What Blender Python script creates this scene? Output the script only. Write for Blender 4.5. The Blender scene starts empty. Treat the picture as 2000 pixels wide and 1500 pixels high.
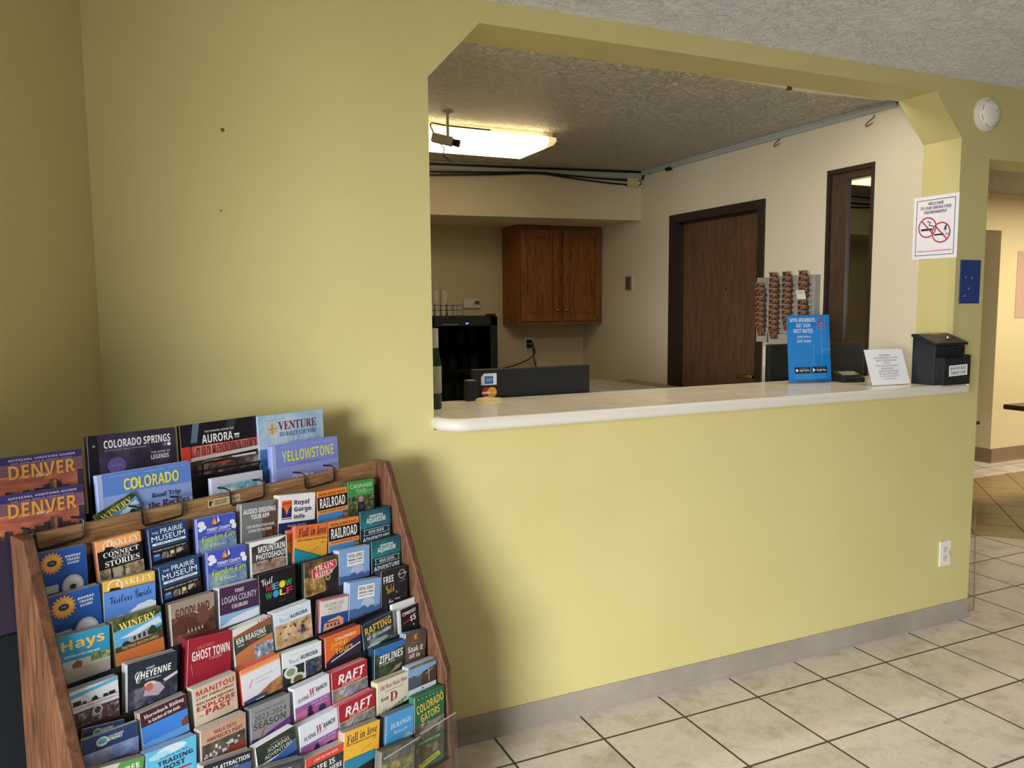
import bpy, bmesh, math, random
from mathutils import Vector, Matrix
random.seed(7)
SC = bpy.context.scene
COL = SC.collection
R = math.radians
PI = math.pi

# ------------------------------------------------------------------ camera, world, lights, exposure
cam_d = bpy.data.cameras.new('camera'); cam = bpy.data.objects.new('camera', cam_d); COL.objects.link(cam)
yaw, pitch, roll = 0.4268, -0.0986, -0.0081
fw = Vector((math.sin(yaw)*math.cos(pitch), math.cos(yaw)*math.cos(pitch), math.sin(pitch)))
rt = Vector((math.cos(yaw), -math.sin(yaw), 0)); up = rt.cross(fw)
rt2 = rt*math.cos(roll)+up*math.sin(roll); up2 = up*math.cos(roll)-rt*math.sin(roll)
m3 = Matrix((rt2, up2, -fw)).transposed()
cam.matrix_world = Matrix.Translation((-0.806, -2.382, 1.478)) @ m3.to_4x4()
cam_d.sensor_width = 36; cam_d.lens = 36*1532.565/2000; cam_d.clip_start = 0.05
SC.camera = cam
wd = bpy.data.worlds.new('world'); SC.world = wd; wd.use_nodes = True
wd.node_tree.nodes['Background'].inputs[0].default_value = (0.75, 0.86, 1.0, 1)
wd.node_tree.nodes['Background'].inputs[1].default_value = 0.35
SC.view_settings.view_transform = 'Standard'; SC.view_settings.look = 'None'
SC.view_settings.gamma = 1.0; SC.view_settings.use_curve_mapping = False
SC.view_settings.exposure = 0.0

def area(name, loc, target, sx, sy, power, col, spread=180):
    l = bpy.data.lights.new(name, 'AREA'); l.shape = 'RECTANGLE'; l.size = sx; l.size_y = sy
    l.energy = power; l.color = col; l.spread = math.radians(spread)
    o = bpy.data.objects.new(name, l); COL.objects.link(o); o.location = loc
    o.rotation_euler = (Vector(target)-Vector(loc)).to_track_quat('-Z', 'Y').to_euler()
    return o
# daylight entering by the two lobby windows, and the ceiling panel of the room beyond the passage
area('window_daylight', (-4.40, -4.50, 1.45), (0.9, -0.30, -1.70), 2.1, 1.5, 158, (0.96, 0.98, 1.0), 75)
area('counter_fill_light', (1.2, 0.265, 2.425), (1.2, 0.265, 0), 1.9, 0.08, 10.5, (1.0, 0.94, 0.84))  # unseen fill light added behind the header to brighten the counter top
area('passage_lamp', (6.4, 0.9, 2.40), (6.4, 0.9, 0), 1.2, 0.6, 68, (1.0, 0.88, 0.68))

# ------------------------------------------------------------------ materials
def lin(h):
    if isinstance(h, str):
        h = h.lstrip('#')
        if len(h) == 3: h = ''.join(c*2 for c in h)
        h = [int(h[i:i+2], 16)/255 for i in (0, 2, 4)]
    return tuple(c/12.92 if c <= .04045 else ((c+.055)/1.055)**2.4 for c in h)+(1,)
class NT:
    def __init__(s, name):
        s.m = bpy.data.materials.new(name); s.m.use_nodes = True
        s.t = s.m.node_tree; s.b = s.t.nodes['Principled BSDF']; s.out = s.t.nodes['Material Output']
    def n(s, typ, **kw):
        o = s.t.nodes.new(typ)
        for k, v in kw.items(): setattr(o, k, v)
        return o
    def link(s, a, b): s.t.links.new(a, b)
    def math(s, op, a, b=None, c=None):
        o = s.n('ShaderNodeMath', operation=op)
        for i, v in enumerate((a, b, c)):
            if v is None: continue
            if isinstance(v, (int, float)): o.inputs[i].default_value = v
            else: s.link(v, o.inputs[i])
        return o.outputs[0]
    def coord(s, scale=(1, 1, 1), which='Object', rot=(0, 0, 0), loc=(0, 0, 0)):
        c = s.n('ShaderNodeTexCoord'); mp = s.n('ShaderNodeMapping')
        mp.inputs['Scale'].default_value = scale; mp.inputs['Rotation'].default_value = rot; mp.inputs['Location'].default_value = loc
        s.link(c.outputs[which], mp.inputs[0]); return mp.outputs[0]
    def noise(s, vec, scale, detail=4, rough=.55, dist=0):
        o = s.n('ShaderNodeTexNoise'); s.link(vec, o.inputs['Vector'])
        o.inputs['Scale'].default_value = scale; o.inputs['Detail'].default_value = detail
        o.inputs['Roughness'].default_value = rough; o.inputs['Distortion'].default_value = dist
        return o.outputs['Fac']
    def ramp(s, fac, stops):
        o = s.n('ShaderNodeValToRGB'); s.link(fac, o.inputs[0]); e = o.color_ramp.elements
        while len(e) > 1: e.remove(e[-1])
        e[0].position = stops[0][0]; e[0].color = lin(stops[0][1])
        for p, c in stops[1:]:
            k = e.new(p); k.color = lin(c)
        return o.outputs[0]
    def mix(s, fac, a, b, typ='MIX'):
        o = s.n('ShaderNodeMix', data_type='RGBA', blend_type=typ)
        for i, v in ((0, fac), (6, a), (7, b)):
            if isinstance(v, (int, float)): o.inputs[i].default_value = v
            elif isinstance(v, (tuple, str)): o.inputs[i].default_value = lin(v) if isinstance(v, str) else v
            else: s.link(v, o.inputs[i])
        return o.outputs[2]
    def bump(s, h, strength, dist=.01):
        o = s.n('ShaderNodeBump'); o.inputs['Strength'].default_value = strength; o.inputs['Distance'].default_value = dist
        s.link(h, o.inputs['Height']); s.link(o.outputs[0], s.b.inputs['Normal'])
    def set(s, col=None, rough=None, metal=None, spec=None):
        if col is not None:
            if isinstance(col, str): s.b.inputs['Base Color'].default_value = lin(col)
            else: s.link(col, s.b.inputs['Base Color'])
        if rough is not None: s.b.inputs['Roughness'].default_value = rough
        if metal is not None: s.b.inputs['Metallic'].default_value = metal
        if spec is not None: s.b.inputs['Specular IOR Level'].default_value = spec
        return s.m
_flat = {}
def flat(col, rough=.5, metal=0, spec=.4):
    k = (col, rough, metal, spec)
    if k not in _flat: _flat[k] = NT('plain_'+col.strip('#')).set(col, rough, metal, spec)
    return _flat[k]
def ink(col): return flat(col, .42, 0, .35)
_pic = {}
def pic(c1, c2, c3, scale=40, stretch=1.0):
    k = (c1, c2, c3, scale, stretch)
    if k not in _pic:
        t = NT('printed_picture'); f = t.noise(t.coord((1, 1, stretch)), scale, 5, .65)
        _pic[k] = t.set(t.ramp(f, [(.34, c1), (.5, c2), (.64, c3)]), .42, 0, .35)
    return _pic[k]
def paint(name, col, col2, rough=.55, bumpy=.12):
    t = NT(name); v = t.coord()
    c = t.ramp(t.noise(v, 1.6, 3), [(.35, col), (.65, col2)])
    t.bump(t.noise(v, 260, 2), bumpy, .002)
    return t.set(c, rough, 0, .3)
M_OLIVE = paint('olive_wall_paint', '#d1c68a', '#ccc183', .5)
M_OLIVE2 = paint('angled_wall_paint', '#cdc086', '#c9bc80', .5)
M_LOBBY = paint('lobby_far_paint', '#8f8462', '#8a7f5e', .6)
M_CREAM = paint('cream_wall_paint', '#d8cfb6', '#d4cab0', .6)
M_BACK = paint('back_office_paint', '#d4c9a6', '#cfc4a0', .6)
M_YELLOW = paint('pale_yellow_paint', '#e6d9ad', '#e2d4a6', .6)
def ceiling_mat(name, col, st, di):
    t = NT(name); v = t.coord()
    sw = t.noise(v, 15, 3, .6, 2.8); fl = t.n('ShaderNodeMapRange'); t.link(sw, fl.inputs[0])
    fl.inputs[1].default_value = .47; fl.inputs[2].default_value = .60
    fine = t.noise(v, 48, 4, .65, 1.0)
    h = t.math('ADD', t.math('MULTIPLY', fl.outputs[0], .55), t.math('MULTIPLY', fine, .6))
    t.bump(h, st, di)
    return t.set(col, .55, 0, .35)
M_CEIL = ceiling_mat('stomped_ceiling', '#eff3fc', .8, .014)
M_CEIL2 = ceiling_mat('office_stomped_ceiling', '#f4eee0', 1.0, .06)
def floor_mat():
    t = NT('ceramic_tile_floor'); c = t.n('ShaderNodeTexCoord'); sp = t.n('ShaderNodeSeparateXYZ'); t.link(c.outputs['Object'], sp.inputs[0])
    x, y = sp.outputs[0], sp.outputs[1]; T = .3379
    def grid(u, v, size, ou, ov, g):
        gu = t.math('FRACT', t.math('DIVIDE', t.math('SUBTRACT', u, ou-40*size), size))
        gv = t.math('FRACT', t.math('DIVIDE', t.math('SUBTRACT', v, ov-40*size), size))
        w = g/size/2
        def edge(q): return t.math('LESS_THAN', t.math('MINIMUM', q, t.math('SUBTRACT', 1.0, q)), w)
        cu = t.math('FLOOR', t.math('DIVIDE', t.math('SUBTRACT', u, ou), size)); cv = t.math('FLOOR', t.math('DIVIDE', t.math('SUBTRACT', v, ov), size))
        cb = t.n('ShaderNodeCombineXYZ'); t.link(cu, cb.inputs[0]); t.link(cv, cb.inputs[1])
        wn = t.n('ShaderNodeTexWhiteNoise'); t.link(cb.outputs[0], wn.inputs['Vector'])
        return t.math('MAXIMUM', edge(gu), edge(gv)), wn.outputs['Value'], wn.outputs['Color']
    g1, r1, c1 = grid(x, y, T, .1927, -.1812, .0085)
    p = t.math('ADD', x, y); q = t.math('SUBTRACT', x, y)
    g2, r2, c2 = grid(p, q, .43, 4.75, 3.49, .010)
    # tile stone pattern, shifted tile by tile
    va = t.n('ShaderNodeVectorMath', operation='ADD'); t.link(c.outputs['Object'], va.inputs[0])
    vs = t.n('ShaderNodeVectorMath', operation='SCALE'); t.link(c1, vs.inputs[0]); vs.inputs['Scale'].default_value = 30
    t.link(vs.outputs[0], va.inputs[1])
    stone = t.ramp(t.noise(va.outputs[0], 5.5, 9, .72, .25), [(.30, '#a99d8d'), (.41, '#cdc2b3'), (.53, '#e2d8cc'), (.66, '#d8cab8'), (.8, '#bdae9b')])
    stone = t.mix(t.math('MULTIPLY', r1, .22), stone, '#c6b9a4')
    speck = t.math('GREATER_THAN', t.noise(va.outputs[0], 70, 3, .7), .64)
    stone = t.mix(t.math('MULTIPLY', speck, .35), stone, '#8f806a')
    brown = t.ramp(t.noise(va.outputs[0], 7, 7, .65), [(.3, '#8f744c'), (.7, '#b09468')])
    inl = t.math('MULTIPLY', t.math('MULTIPLY', t.math('LESS_THAN', y, 1.94), t.math('GREATER_THAN', p, 4.75)), t.math('GREATER_THAN', y, .3))
    tile = t.mix(inl, stone, brown)
    gr = t.math('ADD', t.math('MULTIPLY', g1, t.math('SUBTRACT', 1.0, inl)), t.math('MULTIPLY', g2, inl))
    col = t.mix(gr, tile, '#4d4238')
    h = t.math('SUBTRACT', t.math('MULTIPLY', t.noise(c.outputs['Object'], 40, 4), .12), gr)
    t.bump(h, .35, .004)
    t.set(col, .38, 0, .4)
    rr = t.math('ADD', .33, t.math('MULTIPLY', gr, .4)); t.link(rr, t.b.inputs['Roughness'])
    return t.m
M_FLOOR = floor_mat()
def wood(name, c1, c2, c3, scale=(6, 6, 1), rough=.45, rot=(0, 0, 0)):
    t = NT(name); v = t.coord(scale, 'Object', rot)
    f = t.noise(v, 5, 6, .6, 1.5); g = t.noise(v, 42, 3, .6)
    f2 = t.math('ADD', t.math('MULTIPLY', f, .75), t.math('MULTIPLY', g, .25))
    t.bump(g, .08, .002)
    return t.set(t.ramp(f2, [(.34, c1), (.5, c2), (.64, c3)]), rough, 0, .35)
M_OAK = wood('oak_side', '#452b1e', '#654430', '#7a543c', (9, 9, 1.0))
M_OAKH = wood('oak_rail', '#6f4f33', '#94704a', '#ad8a60', (1.0, 9, 12))
M_CAB = wood('cabinet_oak', '#67401f', '#8d592c', '#a0693a', (8, 8, 1))
M_DOOR = wood('brown_door', '#47301f', '#5c412e', '#684b36', (7, 7, .7), .5)
M_FRAME = NT('dark_brown_frame').set('#2c211a', .45)
M_BLACK = NT('black_plastic').set('#17181a', .45)
M_SLATE = NT('dark_slate_sheet').set('#30373f', .55)
M_WIRE = NT('black_wire').set('#15161a', .35, .3)
M_WHITE = NT('white_plastic').set('#e6e2d8', .4)
M_GREY = NT('grey_plastic').set('#8e8d88', .5)
M_CHROME = NT('chrome').set('#cfcfcf', .2, 1)
M_BRASS = NT('brass').set('#a58a50', .3, 1)
M_PAPER = NT('white_paper').set('#f0f0f0', .5)
def cove_mat():
    t = NT('grey_cove_base'); v = t.coord()
    return t.set(t.ramp(t.noise(v, 5, 5), [(.35, '#968c7f'), (.65, '#a3998c')]), .5, 0, .35)
M_BASE = cove_mat(); M_BASE2 = NT('brown_cove_base').set('#8d7a5e', .5)
def counter_mat():
    t = NT('beige_laminate'); v = t.coord()
    f = t.noise(v, 9, 6, .65, .6)
    return t.set(t.ramp(f, [(.35, '#e6d6ba'), (.5, '#f0e1c6'), (.65, '#f6e9d2')]), .2, 0, .5)
M_COUNTER = counter_mat()
M_NOSE = NT('cream_counter_edge').set('#dcd7ca', .25)
def clear_mat(name, tint='#ffffff', gl=.12, rough=.03):
    t = NT(name); tr = t.n('ShaderNodeBsdfTransparent'); gs = t.n('ShaderNodeBsdfGlossy'); mx = t.n('ShaderNodeMixShader')
    tr.inputs[0].default_value = lin(tint); gs.inputs['Roughness'].default_value = rough
    mx.inputs[0].default_value = gl
    t.link(tr.outputs[0], mx.inputs[1]); t.link(gs.outputs[0], mx.inputs[2]); t.link(mx.outputs[0], t.out.inputs[0])
    return t.m
M_CLEAR = clear_mat('clear_acrylic', '#f6f8f9', .045)
M_GUARD = clear_mat('clear_vinyl_guard', '#ffffff', .03, .1)
M_FRIDGEGLASS = clear_mat('tinted_fridge_glass', '#9aa0a0', .04)
M_WINGLASS = clear_mat('office_window_glass', '#8a8478', .42, .01)
def emit(name, col, s):
    t = NT(name); t.b.inputs['Emission Color'].default_value = lin(col); t.b.inputs['Emission Strength'].default_value = s
    return t.set(col, .4)
M_LENS = emit('lit_lamp_lens', '#ffe6b4', 4.8)

# ------------------------------------------------------------------ mesh helpers
class MB:
    def __init__(s): s.v = []; s.f = []; s.mi = []; s.mats = []
    def mat(s, m):
        if m not in s.mats: s.mats.append(m)
        return s.mats.index(m)
    def add(s, vs, fs, m):
        k = len(s.v); i = s.mat(m)
        s.v += [tuple(v) for v in vs]
        for f in fs: s.f.append(tuple(q+k for q in f)); s.mi.append(i)
        return s
    def box(s, a, b, m, T=None):
        x0, y0, z0 = a; x1, y1, z1 = b
        vs = [Vector(p) for p in ((x0,y0,z0),(x1,y0,z0),(x1,y1,z0),(x0,y1,z0),(x0,y0,z1),(x1,y0,z1),(x1,y1,z1),(x0,y1,z1))]
        if T is not None: vs = [T @ v for v in vs]
        return s.add(vs, [(0,3,2,1),(4,5,6,7),(0,1,5,4),(1,2,6,5),(2,3,7,6),(3,0,4,7)], m)
    def prism(s, pts, axis, a, b, m):
        """2D polygon extruded along an axis: x -> pts are (y,z); y -> (x,z); z -> (x,y)"""
        n = len(pts)
        def P(p, t): return {'x': (t, p[0], p[1]), 'y': (p[0], t, p[1]), 'z': (p[0], p[1], t)}[axis]
        ar = sum(pts[i][0]*pts[(i+1) % n][1]-pts[(i+1) % n][0]*pts[i][1] for i in range(n))
        if (ar < 0) != (axis == 'y'): pts = pts[::-1]
        vs = [P(p, a) for p in pts]+[P(p, b) for p in pts]
        fs = [tuple(range(n))[::-1], tuple(range(n, 2*n))]+[(i, (i+1) % n, n+(i+1) % n, n+i) for i in range(n)]
        return s.add(vs, fs, m)
    def lathe(s, prof, m, c=(0, 0, 0), seg=24, axis='z', T=None):
        vs = []; n = len(prof)
        for i in range(seg):
            a = 2*PI*i/seg
            for r, h in prof:
                p = (r*math.cos(a), r*math.sin(a), h)
                if axis == 'y': p = (p[0], -p[2], p[1])
                if axis == 'x': p = (p[2], p[0], p[1])
                p = Vector(p)
                if T is not None: p = T @ p
                vs.append(p+Vector(c))
        fs = []
        for i in range(seg):
            j = (i+1) % seg
            for k in range(n-1): fs.append((i*n+k, j*n+k, j*n+k+1, i*n+k+1))
        if prof[0][0] > 1e-6: fs.append(tuple(i*n for i in range(seg))[::-1])
        if prof[-1][0] > 1e-6: fs.append(tuple(i*n+n-1 for i in range(seg)))
        return s.add(vs, fs, m)
    def tube(s, path, r, m, seg=8, closed=False):
        path = [Vector(p) for p in path]; n = len(path); vs = []; prev = None
        for i, p in enumerate(path):
            if closed: d = path[(i+1) % n]-path[i-1]
            else: d = path[min(i+1, n-1)]-path[max(i-1, 0)]
            d.normalize()
            a = prev if prev is not None else (Vector((0, 0, 1)) if abs(d.z) < .9 else Vector((1, 0, 0)))
            u = (a-d*a.dot(d)).normalized(); w = d.cross(u); prev = u
            for k in range(seg):
                t = 2*PI*k/seg; vs.append(p+u*(r*math.cos(t))+w*(r*math.sin(t)))
        fs = []
        for i in range(n if closed else n-1):
            j = (i+1) % n
            for k in range(seg): fs.append((i*seg+k, i*seg+(k+1) % seg, j*seg+(k+1) % seg, j*seg+k))
        if not closed: fs += [tuple(range(seg))[::-1], tuple((n-1)*seg+k for k in range(seg))]
        return s.add(vs, fs, m)
    def build(s, name, parent=None, loc=None, rot=None, smooth=False, bevel=0, label=None, T=None):
        me = bpy.data.meshes.new(name); me.from_pydata(s.v, [], s.f)
        for m in s.mats: me.materials.append(m)
        me.polygons.foreach_set('material_index', s.mi)
        if smooth: me.polygons.foreach_set('use_smooth', [True]*len(s.f))
        me.validate(); me.update()
        o = bpy.data.objects.new(name, me); COL.objects.link(o)
        if parent: o.parent = parent
        if loc: o.location = loc
        if rot: o.rotation_euler = rot
        if smooth:
            try: me.set_sharp_from_angle(angle=R(40))
            except Exception: pass
        if bevel:
            b = o.modifiers.new('bevel', 'BEVEL'); b.width = bevel; b.segments = 2; b.limit_method = 'ANGLE'
        if label: o['label'] = label
        return o
def smoothpath(pts, n=6):
    pts = [Vector(p) for p in pts]; out = []
    for i in range(len(pts)-1):
        p0 = pts[max(i-1, 0)]; p1 = pts[i]; p2 = pts[i+1]; p3 = pts[min(i+2, len(pts)-1)]
        for k in range(n):
            t = k/n
            out.append(.5*((2*p1)+(p2-p0)*t+(2*p0-5*p1+4*p2-p3)*t*t+(3*p1-p0-3*p2+p3)*t**3))
    return out+[pts[-1]]
def tag(o, label, cat, group=None, kind=None):
    o['label'] = label; o['category'] = cat
    if group: o['group'] = group
    if kind: o['kind'] = kind
    return o
def thing(name, label, cat, loc=(0, 0, 0), rot=(0, 0, 0), group=None):
    o = bpy.data.objects.new(name, None); COL.objects.link(o); o.location = loc; o.rotation_euler = rot
    o.empty_display_size = .05
    return tag(o, label, cat, group)
def struct(name, mb, **k):
    o = mb.build(name, **k); o['kind'] = 'structure'; return o
# --- lettering
STY = {'s': (0x1D400, 0x1D41A, 0x1D7CE), 'i': (0x1D468, 0x1D482, 0x1D7CE), 'c': (0x1D4D0, 0x1D4EA, 0x1D7CE),
       'b': (0x1D5D4, 0x1D5EE, 0x1D7EC), 'k': (0x1D63C, 0x1D656, 0x1D7EC), 'n': None}
_txt = {}
def letters(txt, sty='b'):
    k = (txt, sty)
    if k in _txt: return _txt[k]
    st = STY[sty]; body = ''
    for ch in txt:
        if st and 'A' <= ch <= 'Z': body += chr(st[0]+ord(ch)-65)
        elif st and 'a' <= ch <= 'z': body += chr(st[1]+ord(ch)-97)
        elif st and '0' <= ch <= '9': body += chr(st[2]+ord(ch)-48)
        else: body += ch
    c = bpy.data.curves.new('lettering', 'FONT'); c.body = body; c.resolution_u = 2; c.align_x = 'CENTER'
    c.space_line = .85
    o = bpy.data.objects.new('lettering', c); me = bpy.data.meshes.new_from_object(o)
    vs = [(v.co.x, v.co.y) for v in me.vertices]; fs = [tuple(p.vertices) for p in me.polygons]
    bpy.data.objects.remove(o); bpy.data.meshes.remove(me); bpy.data.curves.remove(c)
    if vs:
        x0 = min(v[0] for v in vs); x1 = max(v[0] for v in vs); y0 = min(v[1] for v in vs); y1 = max(v[1] for v in vs)
        vs = [((a-x0)/max(x1-x0, 1e-6), (b-y0)/max(y1-y0, 1e-6)) for a, b in vs]
    _txt[k] = (vs, fs); return _txt[k]
class Art:
    """printed artwork laid on a sheet; x to the right, y downwards, in sheet widths; each layer lies a hair in front of the last"""
    def __init__(s, w, h, bg, thick=.0007, ys=1.0):
        s.w = w; s.h = h; s.k = 0; s.mb = MB(); s.ys = ys   # ys squeezes a layout down the sheet, round shapes stay round
        s.mb.box((-w/2, 0, -h), (w/2, thick, 0), bg if not isinstance(bg, str) else ink(bg))
    def lay(s, pts, fs, m):
        s.k += 1; y = -.00012*s.k-.00005; w = s.w
        pts = [(min(max(x, 0), 1), min(max(v*s.ys, 0), s.h/w)) for x, v in pts]
        s.mb.add([((x-.5)*w, y, -v*w) for x, v in pts], fs, m if not isinstance(m, str) else ink(m)); return s
    def poly(s, pts, m):
        n = len(pts); ar = sum(pts[i][0]*pts[(i+1) % n][1]-pts[(i+1) % n][0]*pts[i][1] for i in range(n))
        if ar > 0: pts = pts[::-1]
        return s.lay(pts, [tuple(range(n))], m)
    def rect(s, x0, y0, x1, y1, m): return s.poly([(x0, y0), (x1, y0), (x1, y1), (x0, y1)], m)
    def disc(s, x, y, r, m, ry=None, n=20):
        ry = (ry or r)/s.ys; return s.poly([(x+r*math.cos(2*PI*i/n), y+ry*math.sin(2*PI*i/n)) for i in range(n)], m)
    def star(s, x, y, r0, r1, n, m):
        return s.poly([(x+(r0 if i % 2 else r1)*math.cos(PI*i/n), y+(r0 if i % 2 else r1)*math.sin(PI*i/n)/s.ys) for i in range(2*n)], m)
    def ring(s, x, y, r, t, m, n=32):
        pts = []; fs = []
        for i in range(n):
            a = 2*PI*i/n; pts += [(x+r*math.cos(a), y+r*math.sin(a)/s.ys), (x+(r-t)*math.cos(a), y+(r-t)*math.sin(a)/s.ys)]
        for i in range(n):
            j = (i+1) % n; fs.append((2*i, 2*i+1, 2*j+1, 2*j))
        return s.lay(pts, fs, m)
    def line(s, pts, t, m):
        for (a, b), (c, d) in zip(pts, pts[1:]):
            L = math.hypot(c-a, d-b) or 1; nx, ny = -(d-b)/L*t/2, (c-a)/L*t/2
            s.poly([(a+nx, b+ny), (c+nx, d+ny), (c-nx, d-ny), (a-nx, b-ny)], m); s.k -= 1
        s.k += 1; return s
    def ridge(s, x0, x1, y, amp, y1, m, seed=1, n=12):
        rg = random.Random(seed)
        pts = [(x0+(x1-x0)*i/n, y+amp*(rg.random()-.5)*2) for i in range(n+1)]
        return s.poly(pts+[(x1, y1), (x0, y1)], m)
    def text(s, txt, x0, y0, x1, y1, m, sty='b', rot=0, skew=0):
        vs, fs = letters(txt, sty)
        if not vs: return s
        cx, cy = (x0+x1)/2, (y0+y1)/2; ca, sa = math.cos(R(rot)), math.sin(R(rot)); pts = []
        for a, b in vs:
            px = (a-.5)*(x1-x0)+skew*(b-.5)*(y1-y0); py = -(b-.5)*(y1-y0)
            pts.append((cx+px*ca+py*sa, cy-px*sa+py*ca))
        return s.lay(pts, fs, m)

# ------------------------------------------------------------------ the setting
W, XE, T = 2.444, 2.635, .187
HC = 2.44
mb = MB(); mb.box((-6.5, -6.2, -.1), (10.0, 5.5, 0), M_FLOOR); struct('floor', mb)
mb = MB(); mb.box((-6.5, -6.2, HC), (10.0, 0.02, HC+.1), M_CEIL); struct('ceiling', mb)
mb = MB(); mb.box((-1.3, .1, HC-.006), (W+.05, 3.6, HC+.1), M_CEIL2); struct('ceiling_office', mb)
mb = MB(); mb.box((W+.051, T-.02, HC), (10.0, 5.5, HC+.1), M_CEIL2); struct('ceiling_passage', mb)
mb = MB()
mb.prism([(-1.1, 0), (0, 0), (0, 2.184), (.176, 2.37), (.176, HC), (-1.1, HC)], 'y', 0, T, M_OLIVE)
mb.prism([(0, 0), (W, 0), (W, 1.083), (0, 1.083)], 'y', 0, T, M_OLIVE)
mb.prism([(.176, 2.368), (2.27, 2.374), (2.27, HC), (.176, HC)], 'y', 0, T, M_OLIVE)
mb.prism([(W, 0), (XE, 0), (XE, HC), (2.27, HC), (2.27, 2.374), (W, 2.196)], 'y', 0, T, M_OLIVE)
mb.prism([(XE, 2.118), (10, 2.118), (10, HC), (XE, HC)], 'y', 0, T, M_OLIVE)
struct('wall_front', mb)
# the wall that leaves the front wall at an angle behind the leaflet rack
mb = MB(); mb.prism([(-.94, 0), (-.94, .15), (-1.02, .15), (-1.46, -.73), (-4.7, -.73), (-4.7, -.846), (-1.371, -.846)], 'z', 0, HC, M_OLIVE2); struct('wall_angled', mb)
mb = MB()   # window wall on the left of the lobby
for a, b in (((-4.7, -6.2, 0), (-4.55, -.80, .5)), ((-4.7, -6.2, 2.25), (-4.55, -.80, HC)), ((-4.7, -6.2, .5), (-4.55, -5.6, 2.25)), ((-4.7, -3.4, .5), (-4.55, -.80, 2.25))):
    mb.box(a, b, M_LOBBY)
struct('wall_left', mb)
mb = MB()
for a, b in (((-4.7, -6.2, 0), (10, -6.05, .3)), ((-4.7, -6.2, 2.42), (10, -6.05, HC)), ((-4.7, -6.2, .3), (1.7, -6.05, 2.42)), ((5.1, -6.2, .3), (10, -6.05, 2.42))):
    mb.box(a, b, M_LOBBY)
struct('wall_back', mb)
mb = MB(); mb.box((9.85, -6.2, 0), (10, 5.4, HC), M_YELLOW); struct('wall_right', mb)
# office: right wall with door and side window, back wall, left wall, soffit
DY0, DY1, DZ = 1.204, 2.124, 2.085
GY0, GY1, GZ0, GZ1 = .450, .746, .80, 2.168
mb = MB()
for y0, y1, z0, z1 in ((T, GY0, 0, HC), (GY0, GY1, 0, GZ0), (GY0, GY1, GZ1, HC), (GY1, DY0, 0, HC), (DY0, DY1, DZ, HC), (DY1, 3.5, 0, HC)):
    mb.box((W, y0, z0), (W+.17, y1, z1), M_CREAM)
struct('wall_office_right', mb)
mb = MB(); mb.box((-1.3, 3.33, 0), (W+.17, 3.5, HC), M_BACK); struct('wall_office_back', mb)
mb = MB(); mb.box((-1.3, .1, 0), (-1.12, 3.5, HC), M_BACK); struct('wall_office_left', mb)
mb = MB(); mb.prism([(W, 2.484), (W, 3.34), (-1.2, 3.34), (-1.2, 2.92)], 'z', 2.09, HC, M_CREAM); struct('trim_1', mb, label='cream boxed soffit across the back of the office')
mb = MB(); mb.prism([(1.25, 2.374), (1.75, 2.36), (2.2, 2.374), (2.2, 2.385), (1.25, 2.385)], 'y', T, T+.012, M_CREAM); mb.box((1.62, T-.003, 2.360), (1.645, T+.014, 2.372), flat('#4a463e')); struct('trim_2', mb, label='loose cream strip sagging behind the header')
mb = MB(); mb.box((.22, .215, 2.428), (2.18, .315, HC-.007), M_WHITE); struct('trim_5', mb, label='slim housing added for the unseen counter fill light')  # added cover for the counter fill light, out of view above the opening
# blue-grey raceway along the top of the office walls
M_RACE = NT('blue_grey_raceway').set('#a9b0b0', .5)
mb = MB(); mb.box((W-.022, .33, 2.402), (W, 2.484, HC-.006), M_RACE); mb.box((W-.026, .33, 2.418), (W, 2.484, 2.424), M_RACE); struct('trim_3', mb, label='blue-grey raceway along the office ceiling line')
mb = MB()
dv = Vector((-1.2-W, 2.92-2.484, 0)).normalized(); nv = Vector((dv.y, -dv.x, 0)); nv = nv if nv.y < 0 else -nv
p0 = Vector((W, 2.484, 0)); p1 = Vector((-1.2, 2.92, 0))
mb.prism([(p.x, p.y) for p in (p0, p1, p1+nv*.02, p0+nv*.02)], 'z', 2.385, HC-.006, M_RACE); struct('trim_4', mb, label='blue-grey raceway above the soffit')
# baseboards
def cove(name, a, b, nrm, m, h=.088):
    a = Vector(a); b = Vector(b); n = Vector(nrm); mb = MB()
    prof = [(0, 0), (0, h), (.004, h), (.005, .022), (.010, .011), (.016, .004), (.017, 0)]
    vs = [tuple(a+n*o)[:2]+(z,) for o, z in prof]+[tuple(b+n*o)[:2]+(z,) for o, z in prof]; k = len(prof)
    fs = [(i, (i+1) % k, k+(i+1) % k, k+i) for i in range(k)]+[tuple(range(k)), tuple(range(k, 2*k))[::-1]]
    mb.add(vs, fs, m); return struct(name, mb)
cove('baseboard_front', (-.94, 0, 0), (XE, 0, 0), (0, -1, 0), M_BASE)
cove('baseboard_end', (XE, 0, 0), (XE, T, 0), (1, 0, 0), M_BASE)
cove('baseboard_angled', (-.94, 0, 0), (-1.371, -.846, 0), (.891, -.454, 0), M_BASE)
# room beyond the passage
mb = MB()
mb.box((6.17, 2.3, 0), (10, 2.62, HC), M_YELLOW); mb.box((5.0, 2.3, 2.12), (6.17, 2.62, HC), M_YELLOW); mb.box((W+.2, 2.3, 0), (5.0, 2.62, HC), M_YELLOW)
struct('wall_far', mb)
mb = MB(); mb.box((4.6, 4.3, 0), (7.4, 4.4, HC), M_BACK); mb.box((6.9, 2.6, 0), (7.0, 4.35, HC), M_BACK); mb.box((4.6, 2.6, 0), (4.7, 4.35, HC), M_BACK); struct('wall_hall', mb)
cove('baseboard_far', (6.17, 2.3, 0), (9.85, 2.3, 0), (0, -1, 0), M_BASE2, .13)
cove('baseboard_jamb', (6.17, 2.62, 0), (6.17, 2.283, 0), (-1, 0, 0), M_BASE2, .13)
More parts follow.
